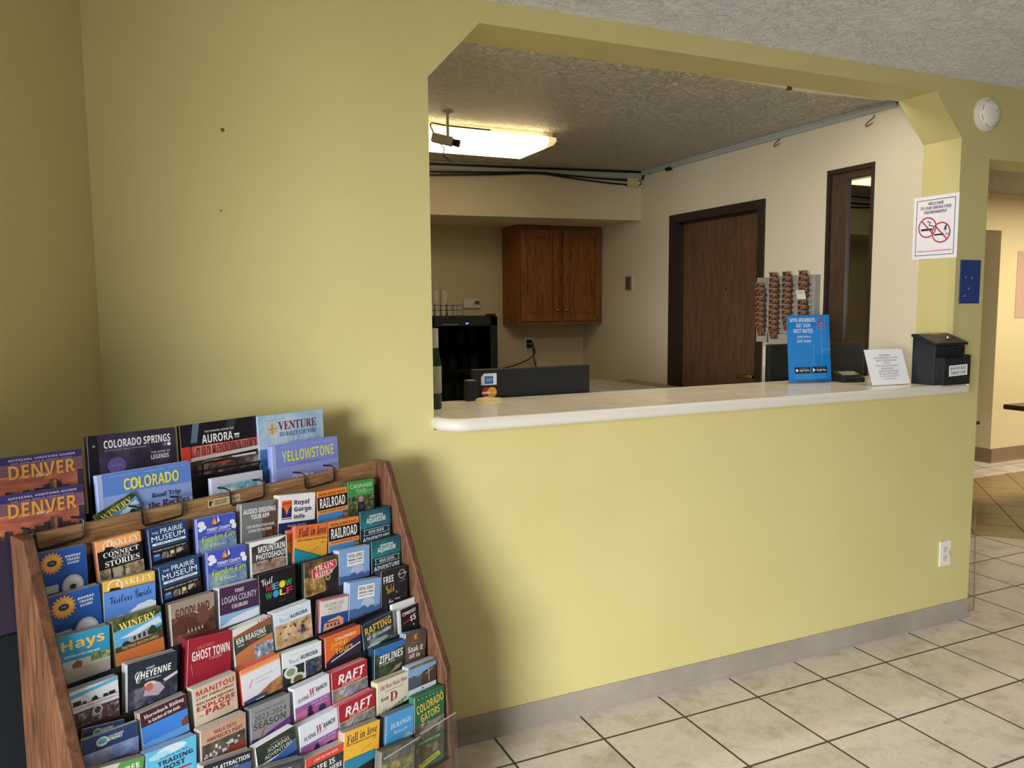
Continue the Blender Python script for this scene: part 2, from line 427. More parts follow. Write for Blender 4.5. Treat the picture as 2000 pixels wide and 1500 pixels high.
# glass in the two lobby windows is behind the viewer; their frames
def wframe(name, o, ax, a, b, z0, z1):
    mb = MB()
    def bar(u0, u1, w0, w1):
        if ax == 'x': mb.box((u0, o-.03, w0), (u1, o+.03, w1), M_WHITE)
        else: mb.box((o-.03, u0, w0), (o+.03, u1, w1), M_WHITE)
    bar(a, b, z0, z0+.05); bar(a, b, z1-.05, z1); bar(a, a+.05, z0, z1); bar(b-.05, b, z0, z1); bar((a+b)/2-.02, (a+b)/2+.02, z0, z1)
    struct(name, mb)
wframe('window_1', -4.65, 'y', -5.6, -3.4, .5, 2.25); wframe('window_2', -6.12, 'x', 1.7, 5.1, .3, 2.42)

# door in the office wall (frame, slab, hardware)
mb = MB()
fwd = .052
for y0, y1, z0, z1 in ((DY0, DY0+fwd, 0, DZ), (DY1-fwd, DY1, 0, DZ), (DY0+fwd, DY1-fwd, DZ-fwd, DZ)):
    mb.box((W-.012, y0, z0), (W+.15, y1, z1), M_FRAME)
for y0, y1, z0, z1 in ((DY0+fwd, DY0+fwd+.014, 0, DZ-fwd), (DY1-fwd-.03, DY1-fwd, 0, DZ-fwd), (DY0+fwd, DY1-fwd, DZ-fwd-.014, DZ-fwd)):
    mb.box((W+.05, y0, z0), (W+.10, y1, z1), M_FRAME)
door = struct('door_1', mb)
mb = MB(); mb.box((W+.055, DY0+fwd+.002, .01), (W+.10, DY1-fwd-.012, DZ-fwd-.003), M_DOOR); sl = mb.build('door_slab', door, bevel=.002)
mb = MB(); mb.lathe([(0, 0), (.007, 0), (.009, .003), (.006, .006), (0, .006)], M_BLACK, (W+.055, 1.60, 1.575), 12, 'x', Matrix.Rotation(PI, 4, 'Z')); mb.build('peephole', sl)
mb = MB(); mb.box((W+.044, 1.262, 1.01), (W+.056, 1.325, 1.19), M_BRASS); mb.build('lock_plate', sl, bevel=.003)
mb = MB(); mb.tube([(W+.05, 1.295, 1.045), (W+.0, 1.295, 1.045), (W-.008, 1.31, 1.045), (W-.008, 1.42, 1.042)], .011, M_BRASS); mb.build('lever_handle', sl, smooth=True)
# side window in the office wall: wide brown stile, pane nearly flush
M_STILE = wood('window_stile', '#382a22', '#46362b', '#54412f', (8, 8, 1))
mb = MB()
for y0, y1, z0, z1 in ((GY0, GY0+.016, GZ0, GZ1), (GY1-.018, GY1, GZ0, GZ1), (GY0+.016, GY1-.018, GZ1-.022, GZ1), (GY0+.016, GY1-.018, GZ0, GZ0+.03)):
    mb.box((W-.008, y0, z0), (W+.165, y1, z1), M_FRAME)
win = struct('window_3', mb)
mb = MB(); mb.box((W+.012, .628, GZ0+.03), (W+.05, GY1-.018, GZ1-.022), M_STILE); mb.box((W+.012, GY0+.016, GZ1-.055), (W+.05, .628, GZ1-.022), M_STILE); mb.build('window_stile', win)
mb = MB(); mb.box((W+.026, GY0+.016, GZ0+.03), (W+.031, .628, GZ1-.055), M_WINGLASS); mb.build('window_pane', win)
mb = MB(); mb.box((W+.150, GY0+.02, GZ0+.02), (W+.165, GY1-.02, GZ1-.02), flat('#2b2a26', .7)); mb.build('backing', win)

# ------------------------------------------------------------------ service counter
ct = thing('service_counter', 'beige laminate service counter with cream rounded edge in the wall opening', 'counter', (0, 0, 1.085))
path = []; yF = -.092; r = .075
path.append((0.012, 0.0))
for i in range(9):
    a = PI+PI/2*i/8; path.append((.012+r+r*math.cos(a), yF+r+r*math.sin(a)))
r2 = .03
for i in range(7):
    a = -PI/2+PI/2*i/6; path.append((2.436-r2+r2*math.cos(a), yF+r2+r2*math.sin(a)))
path.append((2.436, 0.0))
mb = MB(); out = path+[(2.44, 0.001), (2.44, .385), (0.004, .385), (0.004, .001)]
mb.prism(out, 'z', 0, .0405, M_COUNTER); mb.build('counter_top', ct)
mb = MB(); n = len(path); vs = []; K = 10
for i, p in enumerate(path):
    q = Vector(path[min(i+1, n-1)])-Vector(path[max(i-1, 0)]); q.normalize(); nx, ny = q.y, -q.x
    for k in range(K+1):
        a = -PI/2+PI*k/K; o = .020*math.cos(a); vs.append((p[0]+nx*o, p[1]+ny*o, .0205+.0215*math.sin(a)))
fs = [(i*(K+1)+k, (i+1)*(K+1)+k, (i+1)*(K+1)+k+1, i*(K+1)+k+1) for i in range(n-1) for k in range(K)]
fs += [tuple(range(K+1)), tuple(range((n-1)*(K+1), n*(K+1)))[::-1]]
mb.add(vs, fs, M_NOSE); mb.build('counter_edge', ct, smooth=True)
ZC = 1.1258

# ------------------------------------------------------------------ things on the counter
# black monitor seen from behind, standing just behind the counter, with two card stickers
def panel_monitor(name, label, x0, x1, y, z0, z1, rz=0):
    t = thing(name, label, 'monitor', ((x0+x1)/2, y, .74), (0, 0, rz)); hw = (x1-x0)/2
    mb = MB(); mb.box((-hw, 0, z0-.74), (hw, .03, z1-.74), M_BLACK); mb.build('back_shell', t, bevel=.004)
    mb = MB(); mb.box((-hw+.012, .03, z0-.73), (hw-.012, .034, z1-.75), flat('#0a0a0c', .15)); mb.build('screen', t)
    mb = MB(); mb.box((-.04, .03, .04), (.04, .06, z0-.70), M_BLACK); mb.box((-.13, -.05, 0), (.13, .15, .018), M_BLACK); mb.build('stand', t)
    return t
mt = panel_monitor('monitor', 'black monitor back with two payment stickers behind the left counter end', .300, .812, .405, .93, 1.237)
st = Art(.065, .045, '#e9edf2'); st.rect(.22, .16, .78, .62, '#3f74b5'); st.poly([(.0, .0), (.18, .0), (0, .22)], '#2a2b2b')
st.rect(.30, .28, .70, .48, '#6ea3dd')
o = st.mb.build('card_sticker', mt, loc=(-.193, -.0008, 1.221-.74), label='white and blue card sticker')
st = Art(.066, .062, '#20201e'); st.disc(.34, .40, .31, '#b7262a'); st.disc(.69, .40, .31, '#f0a12c'); st.rect(.06, .36, .56, .48, '#f0e3de'); st.text('MasterCard', .12, .38, .92, .46, '#f6ecdd', 'k')
st.rect(0, .74, 1, .80, '#e4e6ea'); st.rect(0, .80, 1, .94, '#26286a')
o = st.mb.build('card_sticker', mt, loc=(-.193, -.0008, 1.174-.74), label='red and orange two-circle card sticker')
mt2 = panel_monitor('monitor', 'wide black monitor back standing behind the blue standing poster', 1.787, 2.39, .43, .93, 1.292)
# black box beside the monitor
mb = MB(); mb.box((.250, .34, ZC), (.288, .383, ZC+.075), M_BLACK); mb.box((.254, .345, ZC+.075), (.284, .378, ZC+.078), M_GREY)
tag(mb.build('pen_cup', bevel=.003), 'small black box beside the stickered monitor', 'box')
# yellow notes
for i, (x, y, rz, l) in enumerate(((.325, .335, .45, 'yellow sticky note pad at the foot of the stickered monitor'), )):
    t = MB(); t.box((-.038, -.038, 0), (.038, .038, .006), NT('yellow_note').set('#e6d27c', .6))
    for k in range(3): t.box((-.038+k*.004, -.038, .006+k*.0006), (.038+k*.004, .038, .0064+k*.0006), flat('#f0e3a6', .6))
    tag(t.build('note_pad', loc=(x, y, ZC), rot=(0, 0, rz)), l, 'note pad')
# green bottle by the left jamb
bt = thing('glass_bottle', 'green glass bottle with pale label by the left edge of the opening', 'bottle', (.076, .195, ZC))
M_GREEN = NT('green_glass').set('#1f4a2b', .12); M_GREEN.node_tree.nodes['Principled BSDF'].inputs['Transmission Weight'].default_value = .35
mb = MB(); mb.lathe([(0, 0), (.017, 0), (.019, .004), (.019, .15), (.017, .17), (.0105, .20), (.009, .215), (.009, .262), (0, .262)], M_GREEN, seg=24); mb.build('bottle_body', bt, smooth=True)
mb = MB(); mb.lathe([(.0195, .055), (.0198, .056), (.0198, .148), (.0195, .149)], NT('bottle_label').set('#aeb0a2', .5), seg=24); mb.build('bottle_label', bt, smooth=True)
mb = MB(); mb.lathe([(.0095, .212), (.0105, .213), (.0105, .278), (0, .279)], NT('pale_foil').set('#cfd0e2', .4), seg=20); mb.build('bottle_cap', bt, smooth=True)
# blue poster in a clear stand
bp = thing('poster_stand', 'blue standing poster with member rates text in a clear holder on the counter', 'poster stand', (1.864, .257, ZC), (R(-6), 0, R(-10.4)))
w, h = .216, .300
A = Art(w, h, '#1b8ee2', .0012)
A.text('MY6 MEMBERS', .07, .06, .67, .145, '#f4f8fb'); A.text('GET OUR', .21, .175, .55, .255, '#f4f8fb'); A.text('BEST RATES', .15, .285, .60, .37, '#f4f8fb')
A.text('JOIN MY6 &', .22, .43, .55, .485, '#e4f1fa'); A.text('SAVE TODAY', .21, .515, .56, .57, '#e4f1fa')
A.rect(.70, .06, .89, .30, '#7fb6e2'); A.rect(.71, .07, .88, .29, '#1b8ee2')
A.ring(.795, .205, .075, .022, '#c0304a'); A.line([(.735, .20), (.75, .12), (.80, .055), (.83, .03)], .022, '#c0304a'); A.ring(.795, .21, .05, .012, '#e7b8c8')
A.line([(.795, .30), (.795, 1.02)], .008, '#7fc0ec'); A.line([(.795, .78), (.85, .72), (1.0, .72)], .008, '#7fc0ec'); A.line([(.60, .66), (.60, 1.0), (.66, 1.05)], .008, '#6fb6e8'); A.ring(.60, .64, .02, .008, '#7fc0ec')
for x0, x1, tx in ((.14, .50, 'App Store'), (.54, .90, 'Google Play')):
    A.rect(x0, 1.08, x1, 1.205, '#16181c'); A.text(tx, x0+.11, 1.125, x1-.02, 1.18, '#e8e8e8', 'b'); A.text('Download on the', x0+.11, 1.095, x1-.05, 1.113, '#b0b0b0', 'n')
A.disc(.19, 1.147, .03, '#f0f0f0'); A.poly([(.565, 1.10), (.565, 1.19), (.63, 1.145)], '#dfe6ea')
for k in range(4): A.line([(.14, 1.24+.025*k), (.86-.05*(k == 3), 1.24+.025*k)], .008, '#4ea5de')
A.mb.build('poster_sheet', bp, loc=(0, -.0036, h+.004))
mb = MB(); mb.box((-w/2-.002, -.002, .003), (w/2+.002, 0, h+.006), M_CLEAR); mb.box((-w/2-.002, -.0062, .003), (w/2+.002, -.0050, h+.006), M_CLEAR)
mb.box((-w/2-.002, -.03, 0), (w/2+.002, .06, .003), M_CLEAR); mb.box((-w/2+.02, -.034, .0), (w/2-.02, -.030, .014), M_CLEAR); mb.build('clear_holder', bp)
# card terminal
cd = thing('card_terminal', 'small black card terminal beside the blue standing poster', 'card terminal', (2.055, .225, ZC), (0, 0, R(-14)))
mb = MB(); mb.prism([(-.055, 0), (-.055, .022), (.03, .044), (.055, .044), (.055, 0)], 'x', -.055, .055, M_BLACK); mb.build('terminal_body', cd, bevel=.004)
mb = MB(); mb.box((-.045, -.03, .034), (.045, .025, .040), flat('#2a2c2f', .2), Matrix.Rotation(R(13), 4, 'X')); mb.build('terminal_screen', cd)
# slanted notice
ns = thing('notice_stand', 'white printed notice in a slanted clear holder beside the drop box', 'notice', (2.085, .016, ZC), (0, 0, R(-4.3)))
w, h = .214, .160
A = Art(w, h, '#f0f0f2', .0008)
for k, (tx, a, b, c) in enumerate((('DISTURBED?', .36, .64, 's'), ('PLEASE RESPECTFULLY IF THE', .2, .83, 's'), ('DESK IS UNATTENDED ON THE', .24, .78, 's'), ('COUNTER', .42, .58, 's'), ('IF YOU NEED ANY ASSISTANCE', .2, .8, 'n'), ('PLEASE DIAL 0', .33, .66, 's'),
        ('FROM THE LOBBY PHONE', .26, .76, 'n'), ('ON THE TOP COUNTER', .25, .75, 'n'), ('(IT WILL RING DIRECTLY', .24, .76, 'n'), ('TO NIGHT AUDIT)', .33, .67, 'n'))):
    A.text(tx, a, .11+k*.056, b, .145+k*.056, '#6b6664' if k else '#5a4a22', c)
RX = Matrix.Rotation(R(-20), 4, 'X')
o = A.mb.build('notice_sheet', ns, loc=(0, .052-.0032, .150+.003), rot=(R(-20), 0, 0))
mb = MB(); mb.box((-w/2-.003, 0, 0), (w/2+.003, .002, h), M_CLEAR, RX); mb.box((-w/2-.003, -.0048, 0), (w/2+.003, -.0036, h), M_CLEAR, RX)
mb.box((-w/2-.003, 0, 0), (w/2+.003, .085, .002), M_CLEAR); mb.build('clear_holder', ns)
# drop box
db = thing('drop_box', 'black metal room key drop box at the right end of the counter', 'drop box', (2.315, -.03, ZC))
M_BOX = NT('black_coated_metal').set('#1b1d22', .4)
mb = MB(); mb.prism([(.055, 0), (.055, .208), (-.058, .168), (-.055, 0)], 'x', -.093, .096, M_BOX); mb.build('box_body', db, bevel=.003)
lidp = [(.058, .206), (.058, .218), (.03, .218), (-.066, .181), (-.066, .170)]
mb = MB(); mb.prism(lidp, 'x', -.100, .103, M_BOX); lid = mb.build('lid', db, bevel=.002)
LT = Matrix.Translation((0, 0, 0)) @ Matrix.Rotation(math.atan2(.037, .096), 4, 'X')
mb = MB(); mb.box((-.03, .0, .0), (.02, .018, .001), NT('copper_label').set('#8f5f46', .4), Matrix.Translation((.0, .008, .2102)) @ Matrix.Rotation(R(21), 4, 'X')); mb.build('maker_plate', lid, label='copper coloured plate')
mb = MB(); mb.lathe([(.009, 0), (.009, .006), (.006, .009), (0, .009)], M_CHROME, (.032, -.02, .1985), 16, 'z'); mb.build('lock', lid, smooth=True)
mb = MB(); mb.box((.02, -.0585, .150), (.052, -.0565, .156), flat('#050506', .6)); mb.build('key_slot', db)
mb = MB(); mb.box((-.062, -.082, .002), (.100, -.079, .118), NT('smoked_acrylic').set('#2a2b2d', .12)); mb.box((-.062, -.082, .002), (-.059, -.056, .118), M_CLEAR); mb.box((.097, -.082, .002), (.1, -.056, .128), M_BOX); mb.box((-.062, -.082, .002), (.1, -.056, .004), M_BOX); mb.build('front_pocket', db)
A = Art(.116, .046, '#ececec', .0006); A.text('ROOM KEY', .06, .05, .94, .17, '#26262c', 's'); A.text('DROP OFF', .1, .225, .92, .345, '#26262c', 's')
A.mb.build('room_key_label', db, loc=(.022, -.0828, .086), rot=(0, R(-2.0), 0), label='white label reading room key drop off')

# ------------------------------------------------------------------ things on the front wall
sd = thing('smoke_detector', 'round white smoke detector on the wall above the passage', 'smoke detector', (2.587, 0, 2.305))
mb = MB(); mb.lathe([(.073, 0), (.073, .012), (.069, .016), (0, .016)], M_WHITE, (0, 0, 0), 36, 'y'); mb.build('mounting_plate', sd, smooth=True)
mb = MB(); mb.lathe([(.060, .016), (.060, .024), (.050, .038), (.030, .046), (0, .047)], M_WHITE, (0, 0, 0), 36, 'y'); mb.build('detector_dome', sd, smooth=True)
for k in range(8):
    mb = MB(); mb.box((-.012, -.030, .0535), (.012, -.024, .057), M_GREY, Matrix.Rotation(k*PI/4+.4, 4, 'Y')); mb.build('vent_slot', sd)
mb = MB(); mb.lathe([(.003, .0465), (.003, .0475), (0, .048)], flat('#6a5a4a'), (.012, 0, .01), 8, 'y'); mb.build('indicator', sd)
# no-smoking sign on the right reveal
A = Art(.226, .283, '#eceaf0', .0016)
A.rect(.07, .07, .93, .083, '#33456f'); A.rect(.07, 1.17, .93, 1.183, '#33456f'); A.rect(.07, .07, .083, 1.183, '#33456f'); A.rect(.917, .07, .93, 1.183, '#33456f')
A.text('WELCOME', .33, .12, .67, .18, '#1c1c20'); A.text('TO OUR SMOKE-FREE', .16, .205, .84, .265, '#1c1c20'); A.text('ENVIRONMENT', .25, .29, .75, .35, '#1c1c20')
for cx, cy in ((.335, .62), (.645, .74)): A.disc(cx, cy, .2, '#eceaf0', n=32)
A.rect(.19, .645, .44, .685, '#1c1c20'); A.rect(.45, .645, .50, .685, '#b9b4b4'); A.line([(.33, .50), (.40, .53), (.37, .58), (.46, .60), (.48, .64)], .018, '#2a2a2e')
A.rect(.49, .765, .66, .795, '#1c1c20'); A.poly([(.66, .755), (.70, .755), (.70, .805), (.66, .805)], '#1c1c20'); A.rect(.74, .76, .82, .80, '#b9a0a4'); A.poly([(.74, .60), (.70, .69), (.735, .685), (.71, .745), (.78, .66), (.745, .665), (.78, .60)], '#2a2a2e')
A.ring(.335, .62, .205, .024, '#b0283a'); A.ring(.645, .74, .205, .024, '#b0283a')
A.line([(.195, .475), (.475, .765)], .024, '#b0283a'); A.line([(.505, .595), (.785, .885)], .024, '#b0283a')
A.text('Tobacco use is strictly prohibited', .12, 1.075, .88, 1.115, '#b8203a', 'b')
tag(A.mb.build('no_smoking_sign', loc=(W-.0022, .1095, 1.962), rot=(0, 0, R(-90))), 'white smoke-free sign with two crossed red circles on the right reveal', 'sign')
# blue plate
bl = thing('blue_plate', 'small blue plate with screw holes on the right pier', 'plate', (2.540, 0, 1.571))
mb = MB(); mb.box((-.067, -.004, -.097), (.067, 0, .097), NT('blue_plate_paint').set('#27407f', .4)); mb.build('plate_panel', bl, bevel=.001)
for x, z in ((-.032, .02), (.008, .018), (-.008, -.03), (-.034, -.062)):
    mb = MB(); mb.lathe([(.0055, 0), (.0055, .002), (.003, .003), (0, .003)], flat('#8b96b8', .3, .5), (x, -.004, z), 10, 'y'); mb.build('screw', bl)
# outlet on the front wall and the office walls
def outlet(name, label, loc, rot=(0, 0, 0), plug=False, chip=False):
    t = thing(name, label, 'outlet', loc, rot); mb = MB()
    pts = [(-.036, -.058), (.036, -.058), (.036, -.022), (.026, -.004), (.026, .004), (.036, .022), (.036, .058), (-.036, .058)] if chip else [(-.036, -.058), (.036, -.058), (.036, .058), (-.036, .058)]
    mb.prism(pts, 'y', -.006, 0, M_WHITE); mb.build('cover_plate', t, bevel=.0015)
    for z in (-.02, .02):
        mb = MB(); mb.lathe([(.0165, .006), (.0165, .008), (0, .008)], flat('#d6d2c6', .4), (-.004, 0, z), 20, 'y')
        for x in (-.011, .002): mb.box((x-.001, -.0086, z-.001), (x+.001, -.0078, z+.009), flat('#403a34'))
        mb.lathe([(.0025, .008), (0, .0087)], flat('#403a34'), (-.004, 0, z-.009), 8, 'y')
        mb.build('socket', t)
    return t
outlet('wall_outlet', 'white wall outlet with a chipped plate low on the front wall', (2.458, 0, .331), chip=True)
outlet('wall_outlet', 'cream outlet with two black plugs under the wall cabinet', (1.934, 3.33, 1.177))
outlet('wall_outlet', 'blank cream outlet low beside the office door', (W, 1.155, 1.175), (0, 0, R(-90)))
# plugs and cords below the cabinet
for k, (pts, l) in enumerate((([(1.937, 3.30, 1.197), (1.945, 3.27, 1.19), (1.96, 3.28, 1.14), (1.97, 3.29, 1.06), (2.01, 3.3, .93)], 'black power cord hanging straight down from the outlet under the cabinet'),
                   ([(1.937, 3.30, 1.160), (1.955, 3.27, 1.15), (1.965, 3.27, 1.10), (1.90, 3.27, 1.05), (1.75, 3.26, 1.005), (1.60, 3.25, .985), (1.52, 3.2, .97)], 'black power cord swinging from the outlet towards the drinks fridge'))):
    mb = MB(); mb.tube(smoothpath(pts), .005, M_BLACK, 8); p = Vector(pts[0])
    mb.box((p.x-.018, p.y-.012, p.z-.014), (p.x+.014, p.y+.021, p.z+.014), M_BLACK)
    tag(mb.build('power_cord', smooth=True), l, 'cord')
# screws left in the wall
for (x, z, l) in ((-.605, 1.975, 'small wall anchor high on the bare olive wall'), (-.619, 1.752, 'tiny nail lower on the bare olive wall')):
    mb = MB(); mb.lathe([(.006 if z > 1.9 else .002, 0), (.005 if z > 1.9 else .002, .002), (.002, .004), (0, .012)], flat('#77705a'), (x, 0, z), 10, 'y')
    tag(mb.build('wall_anchor' if z > 1.9 else 'nail', smooth=True), l, 'screw')
# clear corner guards
mb = MB(); mb.box((W-.004, -.006, ZC+.02), (W+.03, -.004, 1.668), M_GUARD); mb.box((W-.006, -.006, ZC+.02), (W-.004, .03, 1.668), M_GUARD)
tag(mb.build('corner_guard'), 'clear vinyl corner guard on the opening edge above the drop box', 'corner guard')
mb = MB(); gp = [(XE+.003, .02), (XE+.056, .022), (XE+.034, .52), (XE+.003, .55)]
mb.prism(gp, 'y', .004, .0055, M_GUARD)
for a, b in zip(gp[:3], gp[1:]): mb.tube([(a[0], .0048, a[1]), (b[0], .0048, b[1])], .0022, flat('#6b5648', .3), 6)
tag(mb.build('corner_guard'), 'clear vinyl flap with dark edge peeling off the end of the front wall', 'corner guard')

# ------------------------------------------------------------------ office fittings
lamp = thing('ceiling_lamp', 'lit fluorescent wraparound lamp on the office ceiling', 'ceiling lamp', (.60, 1.735, HC-.006))
L = .66
mb = MB(); mb.box((-L, -.15, -.034), (L, .15, 0), flat('#c9c2ae', .5)); mb.build('housing', lamp, bevel=.003)
mb = MB(); pr = [(-.200, -.034), (-.208, -.066), (-.165, -.092), (.165, -.092), (.208, -.066), (.200, -.034)]
mb.prism(pr, 'x', -L, L-.055, M_LENS); mb.build('lens', lamp, smooth=False)
mb = MB(); n = len(pr); c = [(L-.055, p[0], p[1]) for p in pr]; e = [(L, p[0]*.93, -.034+(p[1]+.034)*.6) for p in pr]
mb.add(c+e, [(i, i+1, n+i+1, n+i) for i in range(n-1)]+[tuple(range(n, 2*n)), (0, n, 2*n-1, n-1)], emit('lamp_end_cap', '#f2d9a0', .8)); mb.build('end_cap', lamp)
# ceiling camera
cc = thing('security_camera', 'small white security camera hanging from the ceiling by the lamp', 'camera', (.559, 1.36, HC-.006))
mb = MB(); mb.lathe([(.03, 0), (.03, -.006), (.012, -.012), (.007, -.014), (.007, -.12), (.010, -.122), (.010, -.135), (0, -.136)], flat('#c2bbaa'), seg=20); mb.build('mount', cc, smooth=True)
Tm = Matrix.Translation((0, -.012, -.145)) @ Matrix.Rotation(R(62), 4, 'Z') @ Matrix.Rotation(R(14), 4, 'X')
mb = MB(); mb.box((-.022, -.02, -.02), (.022, .085, .022), flat('#bdb5a2', .45), Tm); hs = mb.build('camera_body', cc, bevel=.004)
mb = MB(); mb.lathe([(.016, 0), (.018, .03), (.018, .036), (.013, .036), (.012, .030), (0, .030)], M_BLACK, seg=20, axis='y', T=None)
for i, v in enumerate(mb.v): mb.v[i] = tuple(Tm @ (Vector(v)+Vector((0, -.02, 0))))
mb.build('camera_lens', hs, smooth=True)
mb = MB(); mb.tube(smoothpath([(-.03, .03, -.15), (-.02, .0, -.18), (-.03, -.01, -.215), (-.005, .0, -.225), (.02, .0, -.255)]), .0025, M_WIRE, 6)
mb.tube(smoothpath([(-.03, .05, -.13), (-.06, .05, -.09), (-.05, .1, -.04), (.05, .14, -.034), (.3, .17, -.03)]), .004, M_WIRE, 6); mb.build('camera_cable', cc, smooth=True)
# cables on the soffit
def sof(x): return 2.484+(2.92-2.484)*(W-x)/(W+1.2)
for z, sag, l, x1, rr in ((2.432, .0, 'straight black cable tight under the office ceiling above the soffit', 2.42, .008), (2.405, -.035, 'black cable sagging shallowly across the soffit', 2.40, .006),
                         (2.40, -.06, 'black cable sagging deepest across the soffit', 2.41, .006), (2.395, -.018, 'thin black cable running level along the soffit raceway', 2.38, .004)):
    pts = []
    for i in range(22):
        x = -.6+(x1+.6)*i/21; s = ((x+.6)/(x1+.6)); pts.append((x, sof(x)-.03, z-.006+sag*math.sin(PI*((s*1.35) % 1))*(1+.25*math.sin(9*s))-.02*(1-s)))
    pts += [(x1+.015, sof(x1)-.03, z-.03), (x1+.02, sof(x1)-.03, 2.378)]
    mb = MB(); mb.tube(smoothpath(pts, 3), rr, M_WIRE, 6); tag(mb.build('cable', smooth=True), l, 'cable')
jb = thing('junction_box', 'cream junction box under the cables in the office corner', 'junction box', (2.375, sof(2.375), 2.352))
mb = MB(); mb.box((-.062, -.035, -.028), (.062, -.002, .028), flat('#c8b98e', .5)); mb.build('box_body', jb, bevel=.002)
mb = MB(); mb.box((-.066, -.038, -.03), (.066, -.035, .03), flat('#d0c296', .5)); mb.lathe([(.004, 0), (0, .002)], M_GREY, (-.045, -.038, -.02), 8, 'y'); mb.build('box_cover', jb, bevel=.001)
mb = MB(); mb.tube(smoothpath([(2.425, 2.44, 2.372), (2.43, 2.42, 2.41), (2.435, 2.35, 2.405), (2.43, 2.25, 2.42), (2.43, 2.16, 2.40), (2.425, 2.13, 2.398)]), .006, M_WIRE, 8); mb.tube([(2.425, 2.15, 2.398), (2.42, 2.10, 2.396)], .013, M_WIRE, 8)
tag(mb.build('cable_stub', smooth=True), 'short black cable end with connector on the office side wall', 'cable')
for (y, z, l) in ((1.10, 2.395, 'small bent wire hook under the raceway above the office door'), (.47, 2.375, 'tiny wire hook under the raceway above the side window')):
    mb = MB(); mb.tube(smoothpath([(W-.001, y, z+.02), (W-.012, y-.01, z+.005), (W-.012, y+.03, z-.015), (W-.01, y+.035, z-.03), (W-.012, y-.005, z-.02)], 4), .002, M_WIRE, 6)
    tag(mb.build('wire_hook', smooth=True), l, 'hook')
# wall cabinet
kc = thing('wall_cabinet', 'oak two-door wall cabinet hung under the soffit in the office corner', 'cabinet', (1.715, 3.03, 1.335))
cw, chh, cdp = W-1.715-.003, .749, .30
mb = MB(); mb.box((0, .0, 0), (cw, cdp-.001, chh), M_CAB); mb.build('carcass', kc, bevel=.002)
for x0, x1, kx in ((.012, .338, .318), (.375, .712, .395)):
    mb = MB(); rail = .05
    for a, b in (((x0, -.02, .028), (x0+rail, 0, chh-.028)), ((x1-rail, -.02, .028), (x1, 0, chh-.028)), ((x0+rail, -.02, .028), (x1-rail, 0, .028+rail)), ((x0+rail, -.02, chh-.028-rail), (x1-rail, 0, chh-.028))): mb.box(a, b, M_CAB)
    mb.box((x0+rail, -.010, .07), (x1-rail, 0, chh-.07), M_CAB); mb.box((x0+rail+.015, -.015, .095), (x1-rail-.015, -.01, chh-.095), M_CAB)
    d = mb.build('cabinet_door', kc, bevel=.003)
    mb = MB(); mb.lathe([(.006, .02), (.006, .03), (.014, .036), (.014, .042), (.008, .048), (0, .049)], M_BRASS, (kx, 0, .113), 16, 'y'); mb.build('door_knob', d, smooth=True)
# thermostat
th = thing('thermostat', 'white thermostat on the back office wall beside the cabinet', 'thermostat', (1.449, 3.33, 1.502))
mb = MB(); mb.box((-.068, -.025, -.035), (.068, 0, .035), M_WHITE); mb.build('case', th, bevel=.004)
mb = MB(); mb.box((.02, -.027, -.008), (.06, -.0245, .022), flat('#5a5f58', .3)); mb.build('display', th)
mb = MB(); mb.box((.0, -.0268, -.02), (.012, -.0245, -.014), M_GREY); mb.box((.0, -.0268, 0), (.012, -.0245, .006), M_GREY); mb.build('button', th)
# switch on the side wall
sw = thing('light_switch', 'light switch with dark plate on the office side wall', 'switch', (W, 2.615, 1.645), (0, 0, R(-90)))
mb = MB(); mb.box((-.038, -.012, -.06), (.038, 0, .06), flat('#cfc6ae', .4)); mb.build('switch_plate', sw, bevel=.002)
mb = MB(); mb.box((-.026, -.03, -.05), (.03, -.012, .045), flat('#5d5747', .5)); mb.build('switch_body', sw, bevel=.002)
# back desk and drinks fridge
dk = thing('office_desk', 'brown back desk below the fridge along the office back wall', 'desk', (0, 0, 0))
mb = MB(); mb.box((-.6, 2.62, .54), (2.42, 3.32, .57), M_CAB); mb.build('desk_top', dk)
mb = MB(); mb.box((-.6, 2.7, 0), (2.42, 3.3, .54), M_CAB); mb.build('desk_base', dk)
fr = thing('drinks_fridge', 'black glass-door drinks fridge on the back desk', 'fridge', (1.18, 2.80, .57))
fw2, fh, fd = .26, .842, .46
mb = MB()
for a, b in (((-fw2, .03, 0), (-fw2+.03, fd, fh)), ((fw2-.03, .03, 0), (fw2, fd, fh)), ((-fw2, .03, fh-.03), (fw2, fd, fh)), ((-fw2, .03, 0), (fw2, fd, .04)), ((-fw2, fd-.03, 0), (fw2, fd, fh))): mb.box(a, b, M_BLACK)
mb.build('fridge_body', fr, bevel=.004)
mb = MB()
for a, b in (((-fw2, 0, 0), (-fw2+.045, .028, fh-.004)), ((fw2-.055, 0, 0), (fw2, .028, fh-.004)), ((-fw2, 0, fh-.07), (fw2, .028, fh-.004)), ((-fw2, 0, 0), (fw2, .028, .07))): mb.box(a, b, M_BLACK)
mb.box((-fw2+.1, -.004, fh-.06), (-fw2+.22, 0, fh-.053), M_CHROME)
mb.build('door_frame', fr, bevel=.002)
mb = MB(); mb.box((-fw2+.045, .010, .07), (fw2-.055, .014, fh-.07), M_FRIDGEGLASS); mb.build('door_glass', fr)
mb = MB(); mb.box((.005, -.003, fh-.062), (.045, .001, fh-.04), flat('#0a0c18', .3)); dsp = mb.build('display', fr)
mb = MB(); mb.box((.016, -.0045, fh-.056), (.024, -.003, fh-.046), emit('blue_led', '#4a6cff', 4)); mb.box((.027, -.0045, fh-.056), (.035, -.003, fh-.046), emit('blue_led2', '#4a6cff', 4)); mb.build('led_digits', dsp)
